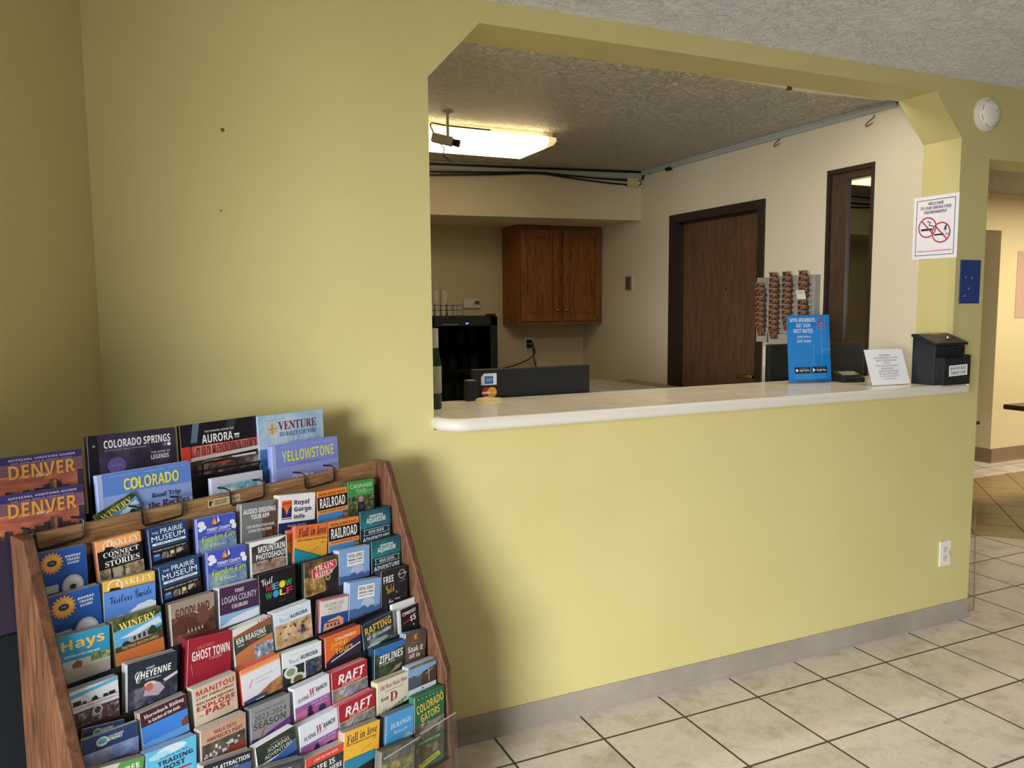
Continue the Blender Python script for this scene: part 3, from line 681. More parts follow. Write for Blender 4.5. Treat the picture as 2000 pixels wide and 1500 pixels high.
for z in (.24, .44, .62):
    mb = MB()
    for k in range(9): mb.box((-fw2+.032, .06+k*.042, z), (fw2-.032, .064+k*.042, z+.004), flat('#6a6a68', .4))
    mb.box((-fw2+.032, .045, z-.006), (fw2-.032, .052, z+.012), flat('#4a4b4a', .4)); mb.build('shelf', fr)
mb = MB(); mb.box((fw2-.07, .02, fh), (fw2-.005, .06, fh+.014), M_BLACK); mb.build('hinge_cover', fr)
canm = [flat('#d8d8d4', .4, .2), flat('#b4b8bc', .4, .2)]
for k, (x, y, z) in enumerate(((-.17, .1, .256), (-.09, .1, .256), (0, .1, .256), (.08, .1, .256), (.15, .1, .256), (-.12, .17, .256), (.04, .17, .256), (-.14, .1, .456), (-.05, .1, .456), (.04, .1, .456), (.12, .1, .456), (-.1, .1, .636), (.02, .1, .636), (.1, .1, .636))):
    mb = MB(); mb.lathe([(.02, 0), (.026, .006), (.026, .085), (.021, .096), (.021, .099), (0, .097)], canm[k % 2], seg=14)
    tag(mb.build('drink_can', loc=(1.18+x, 2.80+y, .57+z), smooth=True), 'silver drink can on a shelf inside the dark fridge', 'can', 'cans inside the fridge')
# wire basket with cups on the fridge
bk = thing('wire_basket', 'small dark wire basket on top of the drinks fridge', 'basket', (1.075, 2.95, .57+fh+.001))
mb = MB(); bx, by, bh = .125, .08, .075
for z in (.002, bh*.55, bh): mb.tube([(-bx, -by, z), (bx, -by, z), (bx, by, z), (-bx, by, z)], .0018, M_WIRE, 6, True)
for k in range(7):
    x = -bx+2*bx*k/6; mb.tube([(x, -by, bh), (x, -by, .002), (x, by, .002), (x, by, bh)], .0016, M_WIRE, 6)
mb.build('wire_frame', bk)
M_CUPP = NT('white_cup').set('#ded6c8', .5)
for k in range(5):
    mb = MB(); mb.lathe([(.018, 0), (.022, .082), (.0235, .084), (.021, .084), (.017, .004), (0, .004)], M_CUPP, seg=16)
    tag(mb.build('paper_cup', loc=(1.075-.095+k*.047, 2.915, .57+fh+.004), smooth=True), 'white paper cup standing in the wire basket on the fridge', 'cup', 'cups in the wire basket')
for k, (x, y) in enumerate(((1.035, 2.972), (1.10, 2.972))):
    mb = MB(); mb.lathe([(.020, 0), (.034, .18), (.036, .182), (.032, .182), (.018, .004), (0, .004)], NT('frosted_cup').set('#c9c4b4', .3), seg=18)
    tag(mb.build('plastic_cup', loc=(x, y, .57+fh+.004), smooth=True), ('left' if k == 0 else 'right')+' one of the two tall frosted cups behind the basket cups', 'cup', 'frosted cups in the wire basket')
# side desk with ribbed tray
sdk = thing('side_desk', 'low side desk by the office door wall behind the counter', 'desk', (0, 0, 0))
mb = MB(); mb.box((1.62, 1.45, .90), (2.43, 2.58, .925), flat('#9b917f', .5)); mb.build('desk_top', sdk)
for x, y in ((1.66, 1.5), (2.39, 1.5), (1.66, 2.53), (2.39, 2.53)):
    mb = MB(); mb.box((x-.02, y-.02, 0), (x+.02, y+.02, .90), M_FRAME); mb.build('leg', sdk)
tr = thing('paper_tray', 'pale ribbed tray lying on the side desk past the stickered monitor', 'tray', (1.93, 2.15, .925))
mb = MB(); mb.box((-.24, -.38, 0), (.24, .38, .012), flat('#a39d90', .5)); mb.build('tray_base', tr)
mb = MB()
for k in range(9): mb.box((-.22, -.36+k*.085, .012), (.22, -.33+k*.085, .024), flat('#c2bcae', .5))
mb.build('rib', tr)
# key-card racks on the office wall: pale grey sleeves with brown cards
def card_rack(label, y0, y1, z0, z1, chh):
    t = thing('card_rack', label, 'card rack', (W, (y0+y1)/2, z0), (0, 0, R(-90))); hw = (y1-y0)/2; h = z1-z0
    mb = MB(); mb.box((-hw, -.035, 0), (hw, 0, h), flat('#94928b', .5)); mb.box((-hw, -.05, 0), (-hw+.006, -.035, h), flat('#a3a19a', .5)); mb.box((hw-.006, -.05, 0), (hw, -.035, h), flat('#a3a19a', .5)); mb.box((-hw, -.05, 0), (hw, -.035, .06), flat('#a09e97', .5))
    mb.build('rack_back', t, bevel=.002)
    for cx in chh:
        mb = MB()
        for k in range(int((h-.08)/.03)): mb.box((cx-.038, -.043, .07+k*.03), (cx+.038, -.036, .078+k*.03), flat('#aeaca4', .5))
        mb.build('card_slots', t)
    return t
card_rack('narrow grey card rack nearest the office door', 1.112, 1.206, 1.262, 1.632, [0])
card_rack('middle wide grey card rack with two columns of brown cards', .893, 1.108, 1.250, 1.636, [-.052, .05])
card_rack('grey card rack nearest the side window', .775, .889, 1.250, 1.634, [0])
tcard = NT('brown_key_card'); tv = tcard.coord()
tcard.set(tcard.ramp(tcard.noise(tv, 75, 3), [(.40, '#3a251b'), (.5, '#6f4b38'), (.6, '#9b7660')]), .45)
cardmb = MB(); cardmb.box((-.031, -.0008, -.045), (.031, .0008, .045), tcard.m)
cardmb.box((-.031, -.0011, .041), (.031, -.0008, .045), flat('#b08d78', .5)); cardmb.lathe([(.0065, 0), (0, .0004)], flat('#1a1210', .5), (-.017, -.0008, .030), 10, 'y')
cardmesh = None
for y, zlist in ((1.160, [1.57-.03*k for k in range(2)]+[1.49-.03*k for k in range(6)]), (1.055, [1.625-.03*k for k in range(11)]), (.955, [1.625-.03*k for k in range(9)]), (.835, [1.625-.03*k for k in range(3)]+[1.500-.03*k for k in range(5)])):
    for z in zlist:
        loc = (W-.060, y+random.uniform(-.003, .003), z-.010)
        if cardmesh is None:
            o = cardmb.build('key_card', loc=loc); cardmesh = o
        else:
            o = cardmesh.copy(); COL.objects.link(o); o.location = loc
        o.rotation_euler = (R(18), R(random.uniform(-3, 3)), R(-90))
        tag(o, 'brown patterned card tucked in the grey racks beside the office door', 'card', 'cards in the grey wall racks')
A = Art(.062, .05, '#efe9e4', .0006); A.text('111', .2, .08, .8, .3, '#5b4038', 'c')
tag(A.mb.build('white_slip', loc=(W-.086, .835, 1.552), rot=(R(18), 0, R(-90))), 'white slip among the brown cards in the rack nearest the window', 'card')

# ------------------------------------------------------------------ beyond the passage
A = Art(.62, .61, '#cfae98', .004)
tag(A.mb.build('wall_poster', loc=(6.72, 2.2955, 1.945)), 'plain pinkish poster on the yellow wall past the passage', 'poster')
tb = thing('dining_table', 'dark wood table corner at the right edge beyond the passage', 'table', (5.22, .90, 0))
mb = MB(); mb.box((-.5, -.35, .715), (.5, .35, .75), flat('#3a241b', .3)); mb.build('tabletop', tb, bevel=.006)
mb = MB(); mb.lathe([(.03, .03), (.03, .715)], M_BLACK, seg=16); mb.build('table_column', tb)
mb = MB(); mb.lathe([(.22, 0), (.22, .015), (.05, .035), (.03, .04)], M_BLACK, seg=24); mb.build('table_foot', tb)
ch = thing('metal_chair', 'black tubular chair frame half hidden by the end of the front wall', 'chair', (5.29, 2.16, 0))
mb = MB(); mb.tube(smoothpath([(.22, -.02, .46), (.23, -.02, .42), (.26, .0, .03), (.255, .02, .012), (.2, .22, .012)], 4), .013, M_BLACK); mb.build('leg', ch, smooth=True)
mb = MB(); mb.tube(smoothpath([(-.22, -.02, .46), (-.23, -.02, .42), (-.26, .0, .03), (-.255, .02, .012), (-.2, .22, .012)], 4), .013, M_BLACK); mb.build('leg', ch, smooth=True)
mb = MB(); mb.box((-.23, -.2, .45), (.23, .22, .48), M_BLACK); mb.build('seat', ch, bevel=.01)
mb = MB(); mb.box((-.2, .19, .48), (.2, .21, .86), M_BLACK); mb.build('backrest', ch, bevel=.008)

#@@RACK@@
# ------------------------------------------------------------------ oak leaflet rack
TH = .48299; RO = Vector((-.590, -.522, 0))
RM = Matrix.Translation(RO) @ Matrix.Rotation(TH, 4, 'Z')
def rw(a, d, z): return RM @ Vector((a, -d, z))
rack = thing('brochure_rack', 'slanted oak leaflet rack full of brochures in the corner', 'brochure rack', RO, (0, 0, TH))
prof = [(-.165, 0), (-.165, 1.036), (-.108, 1.036), (-.098, 1.012), (.036, .668), (.119, .472), (.130, .19), (.134, 0)]
PIN0, PIN1 = -.448, .474
for x0, x1 in ((PIN0-.024, PIN0), (PIN1, PIN1+.022)):
    mb = MB(); mb.prism([(-d, z) for d, z in prof], 'x', x0, x1, M_OAK); mb.build('side_panel', rack, bevel=.003)
mb = MB(); mb.box((PIN0+.001, .1425, .90), (PIN1-.001, .1545, 1.034), M_OAKH); mb.build('top_rail', rack, bevel=.0015)
mb = MB(); mb.box((PIN0+.001, .159, .03), (PIN1-.001, .165, .90), M_BLACK); mb.build('back_panel', rack)
mb = MB(); mb.box((PIN0+.001, -.128, .0), (PIN1-.001, -.112, .09), M_OAKH); mb.build('kick_board', rack)
ROWD = {r: -.115+.033*(r-1) for r in range(1, 10)}
ROWZ = {1: .998, 2: .920, 3: .845, 4: .762, 5: .674, 6: .596, 7: .516, 8: .445, 9: .366}
ROWT = {r: .0255 if r > 1 else .024 for r in range(1, 10)}
LEAN = R(3)
for r in range(1, 10):
    d, z, t = ROWD[r], ROWZ[r], ROWT[r]; H = .215
    Mx = Matrix.Translation((0, -d+t, z)) @ Matrix.Rotation(-LEAN, 4, 'X')
    xr = PIN1-.001 if r < 9 else .345
    mb = MB(); mb.box((PIN0+.001, .0012, -H-.004), (xr, .0030, -.012 if r > 1 else -.03), M_BLACK, Mx)
    mb.box((PIN0+.001, -t-.002, -H-.006), (xr, .0030, -H-.004), M_BLACK, Mx); mb.build('pocket_board', rack)
mb = MB(); Mx = Matrix.Translation((0, -.1535, .366)) @ Matrix.Rotation(-LEAN, 4, 'X')
for x0, x1, zt in ((.205, .332, -.004), (.334, PIN1-.002, .002), (-.445, -.10, -.03), (-.09, .19, -.03)):
    mb.box((x0, -.0022, -.26), (x1, 0, zt), M_CLEAR, Mx); mb.box((x0, -.0026, zt-.0015), (x1, .0004, zt), flat('#b9bdbf', .2), Mx)
mb.build('clear_pocket', rack, label='clear acrylic pocket along the bottom row')
# small maker's sticker on the rail
A = Art(.086, .018, '#c9b894', .0004); A.rect(.03, .03, .10, .17, '#3a2a1c'); A.rect(.10, .03, .16, .10, '#8a7a4a'); A.text('CERTIFIED FOLDER', .2, .04, .58, .09, '#4a3a28'); A.text('DISPLAY SERVICE', .2, .11, .56, .16, '#4a3a28'); A.text('visitor guide', .66, .05, .96, .13, '#5a4a38', 'n')
A.mb.build('rail_sticker', rack, loc=(-.017, .1419, 1.026))

# ---- printed covers; coordinates run 0..1 across, downwards in cover widths
PLANTS = ('#1d2a1a', '#4b5f33', '#8a8f6a'); ROCK = ('#4a2e22', '#86583c', '#c69a70'); STONE = ('#6d675c', '#a39a88', '#d2c9b6')
def c_kansas(A):
    A.rect(0, 0, 1, 2, '#1f55a5'); A.star(.28, .38, .19, .25, 18, '#e59c3c'); A.star(.28, .37, .15, .2, 18, '#eeb55a'); A.disc(.28, .38, .10, '#2d2f45', .07); A.text('70', .23, .35, .33, .41, '#d8d8e0', 'n'); A.text('Explore', .17, .25, .37, .31, '#f6e3b0', 'c')
    for k, t in enumerate(('KANSAS', 'TRAVEL', 'GUIDE')): A.text(t, .55+.03*(k > 0)+.01*(k > 1), .22+k*.11, .88-.02*k, .29+k*.11, '#eef2f8', 'k')
    A.disc(.68, 1.20, .23, '#b9c4d6', .24); A.disc(.68, 1.21, .20, '#dfe4ea', .20); A.disc(.68, 1.24, .07, '#3d4c68', .06); A.rect(.0, 1.06, .38, 1.3, '#c9cdd0')
def c_oak1(A):
    A.rect(0, 0, 1, .24, '#e8a565'); A.text('OAKLEY', .22, .05, .95, .19, '#f7e6cf', 's'); A.ring(.26, .15, .13, .03, '#f4dcc0'); A.poly([(.14, .24), (.2, .17), (.28, .18), (.36, .20), (.4, .24)], '#1a1512')
    A.rect(0, .24, 1, .66, '#121113'); A.text('Along the Smoky Hills', .3, .24, .9, .275, '#d8c8b0', 'n')
    A.text('CONNECT', .12, .29, .92, .40, '#f2f2f0', 's'); A.text('WITH OUR', .3, .41, .72, .48, '#d9d9d6', 's'); A.text('STORIES', .14, .49, .92, .62, '#f2f2f0', 's')
    A.rect(0, .66, 1, 1.9, pic('#5a4a38', '#a08a6c', '#cfc0a4', 60)); A.rect(.24, .66, .28, 1.0, '#2a2420'); A.rect(.52, .66, .55, 1.0, '#3a302a'); A.rect(.30, .68, .48, 1.0, '#b8ad98')
def c_oak2(A):
    A.rect(0, 0, 1, .27, '#e2b44c'); A.text('OAKLEY', .24, .05, .96, .2, '#f6ead0', 's'); A.ring(.22, .19, .15, .03, '#f4e4c0'); A.poly([(.08, .28), (.14, .2), (.22, .21), (.3, .22), (.34, .28)], '#17120e'); A.rect(0, .265, 1, .285, '#5a4a2a')
    A.rect(0, .285, 1, 2, '#5f8fe0'); A.text('Visitors Guide', .1, .38, .92, .60, '#1a2440', 'c', 3)
    for x, y, r in ((.6, .92, .1), (.72, .86, .13), (.86, .82, .12), (.95, .86, .1), (.3, 1.05, .14), (.5, 1.0, .1)): A.disc(x, y, r, '#d6e6f6', r*.6)
def c_prairie(A):
    A.rect(0, 0, 1, .62, '#1f4070'); A.text('THE', .08, .12, .24, .19, '#dfe7f0', 'n'); A.text('PRAIRIE', .30, .06, .88, .21, '#eef3f8', 'n'); A.text('MUSEUM', .06, .25, .93, .42, '#eef3f8', 'n'); A.rect(.07, .47, .93, .545, '#dfe6ee'); A.text('OF ART & HISTORY', .16, .487, .84, .527, '#33496a')
    A.rect(0, .62, 1, 2, '#14151d'); A.text('PRAIRIE MUSEUM "TOP TEN"', .07, .68, .93, .735, '#c9c4b8', 's'); A.rect(.06, .80, .24, 1.0, '#2f58a0'); A.text('#12', .09, .82, .21, .88, '#e8eef6')
    A.rect(.27, .80, .45, 1.0, pic('#33322c', '#7a7466', '#b8b0a0', 120)); A.rect(.48, .80, .62, 1.0, pic('#1e1a14', '#6a5c40', '#c2b48c', 120)); A.disc(.55, .86, .05, '#e0d0a0'); A.rect(.65, .78, .85, .93, pic('#3a2c24', '#a09080', '#e8e0d4', 90)); A.rect(.87, .76, .95, .9, '#5a2424')
def c_garden(A):
    A.rect(0, 0, 1, 2, '#4a58c0'); A.rect(0, .55, 1, 2, pic('#4f62b8', '#7f9ab4', '#a8c4a0', 25)); A.rect(0, .95, 1, 2, pic('#5a86b0', '#8ab8c8', '#b8d8c0', 25))
    for x, y, r in ((.10, .16, .09), (.16, .25, .07), (.08, .3, .06), (.9, .24, .07), (.95, .36, .08)): A.disc(x, y, r, '#e6ecfa', r*.8)
    A.poly([(.40, .05), (.46, .2), (.36, .24)], '#e08a3a'); A.poly([(.52, .0), (.5, .2), (.58, .14)], '#d8d2e8'); A.poly([(.44, .0), (.49, .22), (.42, .22)], '#f0b060'); A.poly([(.30, .2), (.47, .28), (.64, .18), (.48, .24)], '#3a3a48')
    A.text('FINNEY COUNTY', .24, .30, .84, .385, '#f0f4ff'); A.line([(.22, .42), (.86, .42)], .01, '#e8eeff')
    A.text('Garden City', .10, .47, .97, .68, '#c2e04a', 'i', 2); A.text('& Holcomb', .30, .71, .72, .80, '#e6f0e8', 'c')
def c_audio(A):
    A.rect(0, 0, .62, 2, '#77797e'); A.rect(.58, 0, 1, 2, '#4b3a36'); A.rect(.6, .42, 1, 1.2, pic('#2e1c18', '#5e3428', '#8a5a44', 60)); A.poly([(0, 0), (1, 0), (1, .1), (.6, .38), (.4, 1.0), (0, 1)], '#76787c')
    A.poly([(1, .0), (1, .5), (.65, .75), (.62, .4)], '#5a4a46'); A.text('AUDIO DRIVING', .05, .14, .96, .27, '#f4f4f4'); A.text('TOUR APP', .26, .30, .78, .42, '#f4f4f4'); A.text('* * * * *', .36, .46, .62, .49, '#e0b060'); A.text('"LIKE HAVING A TOUR GUIDE', .12, .56, .92, .63, '#eceae6'); A.text('ALONG FOR THE DRIVE"', .18, .67, .86, .74, '#eceae6')
    A.rect(.14, .95, .58, 1.3, '#e9e9ea')
def c_gorge(A):
    A.rect(0, 0, 1, 2, '#ecebee'); A.rect(.08, .14, .35, .56, '#25305c'); A.rect(.08, .14, .35, .30, '#e0602c'); A.poly([(.12, .28), (.30, .28), (.25, .40), (.215, .50), (.18, .40)], '#ea7a38'); A.line([(.1, .22), (.33, .20)], .012, '#2a2440'); A.rect(.08, .58, .35, .60, '#2a3566')
    A.text('Royal', .41, .14, .82, .30, '#2b3157'); A.text('Gorge.', .41, .32, .92, .47, '#2b3157'); A.text('info', .41, .50, .70, .61, '#2b3157'); A.rect(0, .68, 1, 2, '#1f2c5e'); A.text('One Site, Great Fun', .24, .73, .76, .80, '#c8d0e4', 'n'); A.text('in South Central', .24, .84, .72, .90, '#c8d0e4', 'n')
def c_rail(A):
    A.rect(0, 0, 1, .2, '#e88a42'); A.text('ROYAL GORGE ROUTE', .07, .08, .93, .165, '#3a1e12'); A.rect(0, .2, 1, .62, '#191316'); A.text('RAILROAD', .08, .24, .93, .56, '#f6f4f0'); A.rect(0, .62, 1, .76, '#e59a58'); A.text('TO WHAT COUNTRY DOES THIS', .07, .655, .93, .705, '#6a3a1c')
    A.rect(0, .76, 1, 2, '#3f93d6'); A.disc(.5, 1.2, .3, '#8fc4ea', .1); A.line([(.3, 1.16), (.98, .86)], .018, '#2a2a30'); A.rect(.84, .76, 1, 1.6, pic('#5a4232', '#8a6a52', '#b89a80', 80)); A.line([(.3, 1.12), (.9, 1.05)], .01, '#444')
def c_cannabis(A):
    A.rect(0, 0, 1, 2, pic(*PLANTS, 90)); A.rect(0, 0, 1, .5, '#3f9448'); A.text('CANNABIS', .08, .10, .93, .24, '#cfe8c4', 'n'); A.text('TOURS', .30, .28, .72, .40, '#cfe8c4', 'n'); A.text('...', .75, .34, .92, .37, '#d8eecf'); A.line([(.3, .44), (.85, .43)], .01, '#a8d49c')
    A.poly([(.42, 1.3), (.36, .8), (.5, .62), (.62, .8), (.62, 1.3)], '#24202a'); A.disc(.48, .6, .09, '#a88a8e', .1); A.disc(.5, .85, .1, '#4a4258', .08)
def c_photo(A):
    A.rect(0, 0, 1, 2, '#e9ebee'); A.poly([(.03, .14), (.3, .1), (.6, .16), (.97, .02), (.97, .95), (.03, .95)], pic('#2a2c2c', '#3c403e', '#57524a', 40)); A.rect(.03, .58, .97, .84, pic('#6a5648', '#a88c78', '#c8b09c', 40)); A.text('MOUNTAIN', .20, .16, .94, .34, '#f6f6f6'); A.text('PHOTOSHOOT', .14, .37, .97, .53, '#f6f6f6'); A.text('ADVENTURE', .16, .56, .42, .6, '#e8e0d4'); A.text('SCENIC AREA', .58, .56, .9, .6, '#e8e0d4')
    A.disc(.5, .60, .03, '#3a2c22'); A.rect(0, .84, 1, 2, '#d5e4f2'); A.text('EXPLORE LIKE NEVER BEFORE', .22, .90, .85, .935, '#8aa4c4', 'n')
def c_fall(A, y='#e8a83c', top='#e2703c'):
    A.rect(0, 0, 1, .34, top); A.rect(0, .34, 1, 2, y); A.text('Fall in love', .10, .06, .96, .30, '#4a2422', 'i', 2); A.text("WITH COLORADO'S FINEST RANGE", .08, .37, .96, .43, '#7a4424')
    A.line([(.45, .78), (.72, .62)], .01, '#7a5a34'); A.line([(.80, .54), (.92, .50)], .016, '#5a3a28'); A.poly([(0, .60), (.98, .98), (.98, 2), (0, 2)], '#268fa2'); A.line([(0, .60), (.98, .97)], .02, '#1f5f70')
def c_fall2(A):
    A.rect(0, 0, 1, 2, '#eeb93c'); A.text('Fall in love', .06, .12, .93, .40, '#3a2a38', 'i', 4); A.text("WITH COLORADO'S COURT STREET", .06, .44, .92, .50, '#6a4a2a'); A.line([(.50, .86), (.78, .68)], .01, '#8a6a2c'); A.line([(.82, .58), (.9, .54)], .016, '#5a3a20'); A.rect(.02, .94, .88, 2, '#2a86aa'); A.line([(.02, .95), (.88, .95)], .02, '#1c5e7a')
def c_aqua(A):
    A.rect(0, 0, 1, 2, pic('#17383f', '#1f5a64', '#2f7f88', 5)); A.rect(0, .5, 1, 2, '#14353f'); A.text('DOWNTOWN', .30, .14, .74, .21, '#e8f2f4'); A.text('AQUARIUM', .20, .22, .82, .40, '#e8f2f4', 'b'); A.line([(.3, .44), (.74, .44)], .012, '#5a8ab8')
    A.line([(.10, .54), (.94, .54), (.90, .62), (.94, .70), (.10, .70), (.14, .62), (.10, .54)], .012, '#d8e8ea'); A.text('DIVE INTO', .26, .58, .76, .665, '#eef4f4'); A.text('ADVENTURE', .06, .76, .94, .89, '#f2f6f6')
def c_hays(A):
    A.rect(0, 0, 1, 2, '#2f93bd'); A.text('Hays', .08, .14, .90, .52, '#f0bd58', 'b', 3); A.text('VISITORS GUIDE AND MAP', .12, .60, .80, .66, '#e4eef4'); A.rect(0, .76, 1, 2, '#b9b8b4'); A.poly([(.30, 1.1), (.26, .9), (.36, .78), (.46, .84), (.44, 1.1)], '#6a5a44'); A.rect(.62, .7, 1, .92, pic('#3c5430', '#6f8a4c', '#a8b890', 80)); A.rect(0, .92, .14, 1.1, pic('#5a4a48', '#8a7a74', '#a89a90', 80)); A.rect(0, 1.0, 1, 2, '#a8a39a')
def c_wine(A):
    A.rect(0, 0, 1, 2, pic('#1c2a1a', '#3c4a2a', '#6f7a4a', 60)); A.poly([(0, .36), (.3, .3), (.6, .34), (1, .18), (1, .6), (.6, .74), (0, .9)], '#5aa6d4'); A.poly([(.1, .6), (.5, .45), (.95, .3), (1, .5), (.5, .66)], '#c4dcec')
    A.text('WINERY', .12, .12, .88, .34, '#eedb6a', 's', 4); A.poly([(.16, .82), (.3, .66), (.5, .62), (.7, .54), (.82, .6), (.82, .82)], '#9a9aa0'); 
    for k in range(4): A.rect(.38+k*.1, .66-.015*k, .43+k*.1, .78, '#2c2a2c')
    A.disc(.78, .66, .07, '#26382a', .1); A.disc(.22, .82, .08, '#20301e', .06); A.rect(0, .84, 1, 2, '#4b3c2c'); A.text('TASTING ROOM OPEN', .12, .87, .88, .96, '#e0c878', 'n'); A.rect(0, 1.0, 1, 2, '#c4703a')
def c_good(A):
    A.rect(0, 0, 1, .5, '#9c8c7e'); A.rect(0, .44, 1, 2, pic('#33201c', '#5f3c34', '#7c5648', 22)); A.text('GOODLAND', .10, .20, .88, .50, '#4e2c24', 'b'); A.rect(.55, .2, .86, .38, '#9c8c7e') if False else None
    A.poly([(.05, .62), (.2, .5), (.4, .52), (.5, .62), (.5, 1), (.05, 1)], '#5a342c'); A.disc(.72, .60, .15, '#6e463a', .2); A.line([(.6, .5), (.52, .42)], .03, '#c8b8a4'); A.line([(.84, .5), (.93, .44)], .03, '#c8b8a4')
    for k in range(5): A.poly([(.34+k*.08, 1.0), (.36+k*.08, .88), (.38+k*.08, 1.0)], '#d8c8bc')
def c_logan(A):
    A.rect(0, 0, 1, .66, '#452a4c'); A.text('VISIT', .38, .10, .62, .19, '#eee8f0', 's'); A.text('LOGAN COUNTY', .06, .24, .94, .40, '#cfd8de', 'n'); A.text('COLORADO', .30, .46, .70, .56, '#eee8f0', 's'); A.rect(0, .66, 1, 2, '#8fbce0'); A.poly([(0, .95), (.3, .80), (.7, .72), (1, .70), (1, .86), (0, 1.1)], '#dfe8f0'); A.rect(0, 1.0, 1, 2, '#5a94c8')
def c_wolf(A):
    A.rect(0, 0, 1, 2, '#17161c'); A.text('Visit', .06, .12, .38, .32, '#e8e6ea', 'c', 8)
    for k, (t, c) in enumerate((('M', '#b83048'), ('E', '#3aa6c4'), ('O', '#ecd430'), ('W', '#3f9a4c'))): A.text(t, .18+k*.18, .33, .35+k*.18, .50, c)
    A.disc(.625, .415, .085, '#ecd430')
    for k, (t, c) in enumerate((('W', '#3f9a4c'), ('O', '#3a9ad8'), ('L', '#ecd430'), ('F', '#d8306c'))): A.text(t, .16+k*.19, .54, .33+k*.19, .71, c)
    A.disc(.435, .625, .085, '#3a9ad8'); A.line([(.5, .86), (.7, .85)], .006, '#8a7a4a')
def c_train(A):
    A.rect(0, 0, 1, 2, pic('#26221e', '#4a3c2c', '#8a6a3a', 26)); A.rect(0, .5, .6, 1.3, pic('#4a3a20', '#9a7a40', '#c8a868', 60)); A.poly([(.55, .55), (1, .3), (1, 1.2), (.7, 1.1)], '#201f22')
    A.poly([(.22, .30), (.5, .16), (.93, .14), (.95, .34), (.7, .58), (.24, .62)], '#c4303a'); A.line([(.22, .30), (.5, .16), (.93, .14), (.95, .34), (.7, .58), (.24, .62), (.22, .30)], .02, '#e8d0c4'); A.text('TRAIN', .30, .20, .86, .37, '#f6ece6', 's', 3); A.text('RIDES', .30, .40, .82, .57, '#f6ece6', 's', 3); A.disc(.68, .66, .075, '#c8a070'); A.disc(.68, .66, .045, '#4a3828')
def c_bridge(A):
    A.rect(0, 0, 1, 2, '#86a8dc'); A.disc(.6, .62, .22, '#b8c4e4', .12); A.rect(.26, .12, .80, .48, '#eef0f2'); A.text('ROYAL GORGE', .30, .16, .76, .26, '#3a3c44', 'b'); A.text('BRIDGE & PARK', .30, .29, .76, .35, '#3a3c44'); A.text('EXPERIENCE THE WONDER', .30, .38, .74, .42, '#5a5c64', 'n'); A.ridge(0, 1, .72, .05, 2, '#4a68a0', 3); A.ridge(0, 1, .9, .05, 2, '#33507f', 5)
def c_free(A):
    A.rect(0, 0, 1, 2, '#242327'); A.text('FREE', .08, .22, .46, .46, '#ecebec', 'b', 4); A.text('Gold', .18, .50, .50, .84, '#c89a3a', 'c', 12); A.ring(.78, .26, .13, .016, '#cfcfcf'); A.text('Rock City', .62, .20, .96, .30, '#f0f0f0', 'c', 4); A.text('and fly', .66, .48, .92, .54, '#b8b8b8', 'c', 6); A.poly([(.54, .86), (.57, .83), (.60, .86), (.57, .89)], '#d0d0d0'); A.text('Inn', .26, 1.05, .44, 1.2, '#d8d8d8', 'c'); A.rect(.5, 1.08, .7, 1.12, '#b8b8b8')
def c_museum(A):
    A.rect(0, 0, 1, 2, '#d6dae0'); A.poly([(.0, .18), (1, .02), (1, .14), (0, .32)], '#58a8d4'); A.rect(0, .0, 1, .04, '#9aa4b0'); A.rect(.02, .60, .98, .62, '#1c1c1e'); A.rect(.08, .44, .24, .60, '#1c1c1e'); A.rect(.26, .52, .34, .60, '#1c1c1e'); A.poly([(.44, .6), (.46, .5), (.52, .44), (.56, .5), (.58, .6)], '#1c1c1e'); A.rect(.68, .50, .78, .6, '#1c1c1e'); A.rect(.80, .48, .92, .6, '#1c1c1e'); A.text('County Historical Museum', .06, .68, .96, .75, '#4a4c50', 'n'); A.rect(0, .86, 1, 2, '#59303a'); A.rect(.02, .92, .98, 1.4, pic('#241c20', '#5a4a50', '#a8a0a4', 70)); A.ring(.55, 1.0, .1, .03, '#cfd4d8')
def c_chey(A):
    A.rect(0, 0, 1, 2, '#262d39'); A.text('VISIT', .36, .22, .54, .28, '#e8ecf0', 's', 3); A.text('C', .14, .28, .28, .58, '#f0f2f4', 'c'); A.text('HEYENNE', .25, .30, .88, .48, '#f0f2f4', 'k', 3); A.text('WYOMING', .34, .52, .66, .56, '#c8ccd2'); A.rect(0, .70, 1, 2, pic('#1c1e2a', '#3c3c50', '#7a7488', 22)); A.poly([(.3, .95), (.36, .74), (.5, .62), (.64, .72), (.74, .90), (.6, 1.05)], '#b8a4b8'); A.disc(.44, .68, .12, '#d8c4b4', .05); A.disc(.42, .76, .08, '#c06a50', .08); A.poly([(.7, .66), (1, .54), (1, .62), (.74, .74)], '#c8c4d4')
def c_ghost(A):
    A.rect(0, 0, 1, 2, '#9c2233'); A.text('WILD WEST', .20, .22, .60, .31, '#d86a58', 'b', 6); A.text('GHOST TOWN', .09, .34, .96, .60, '#f4e8e4', 'b', 4); A.text('& MUSEUM', .48, .60, .78, .68, '#e09080', 'b', 4); A.line([(.08, .7), (.12, 1.0)], .008, '#d89890')
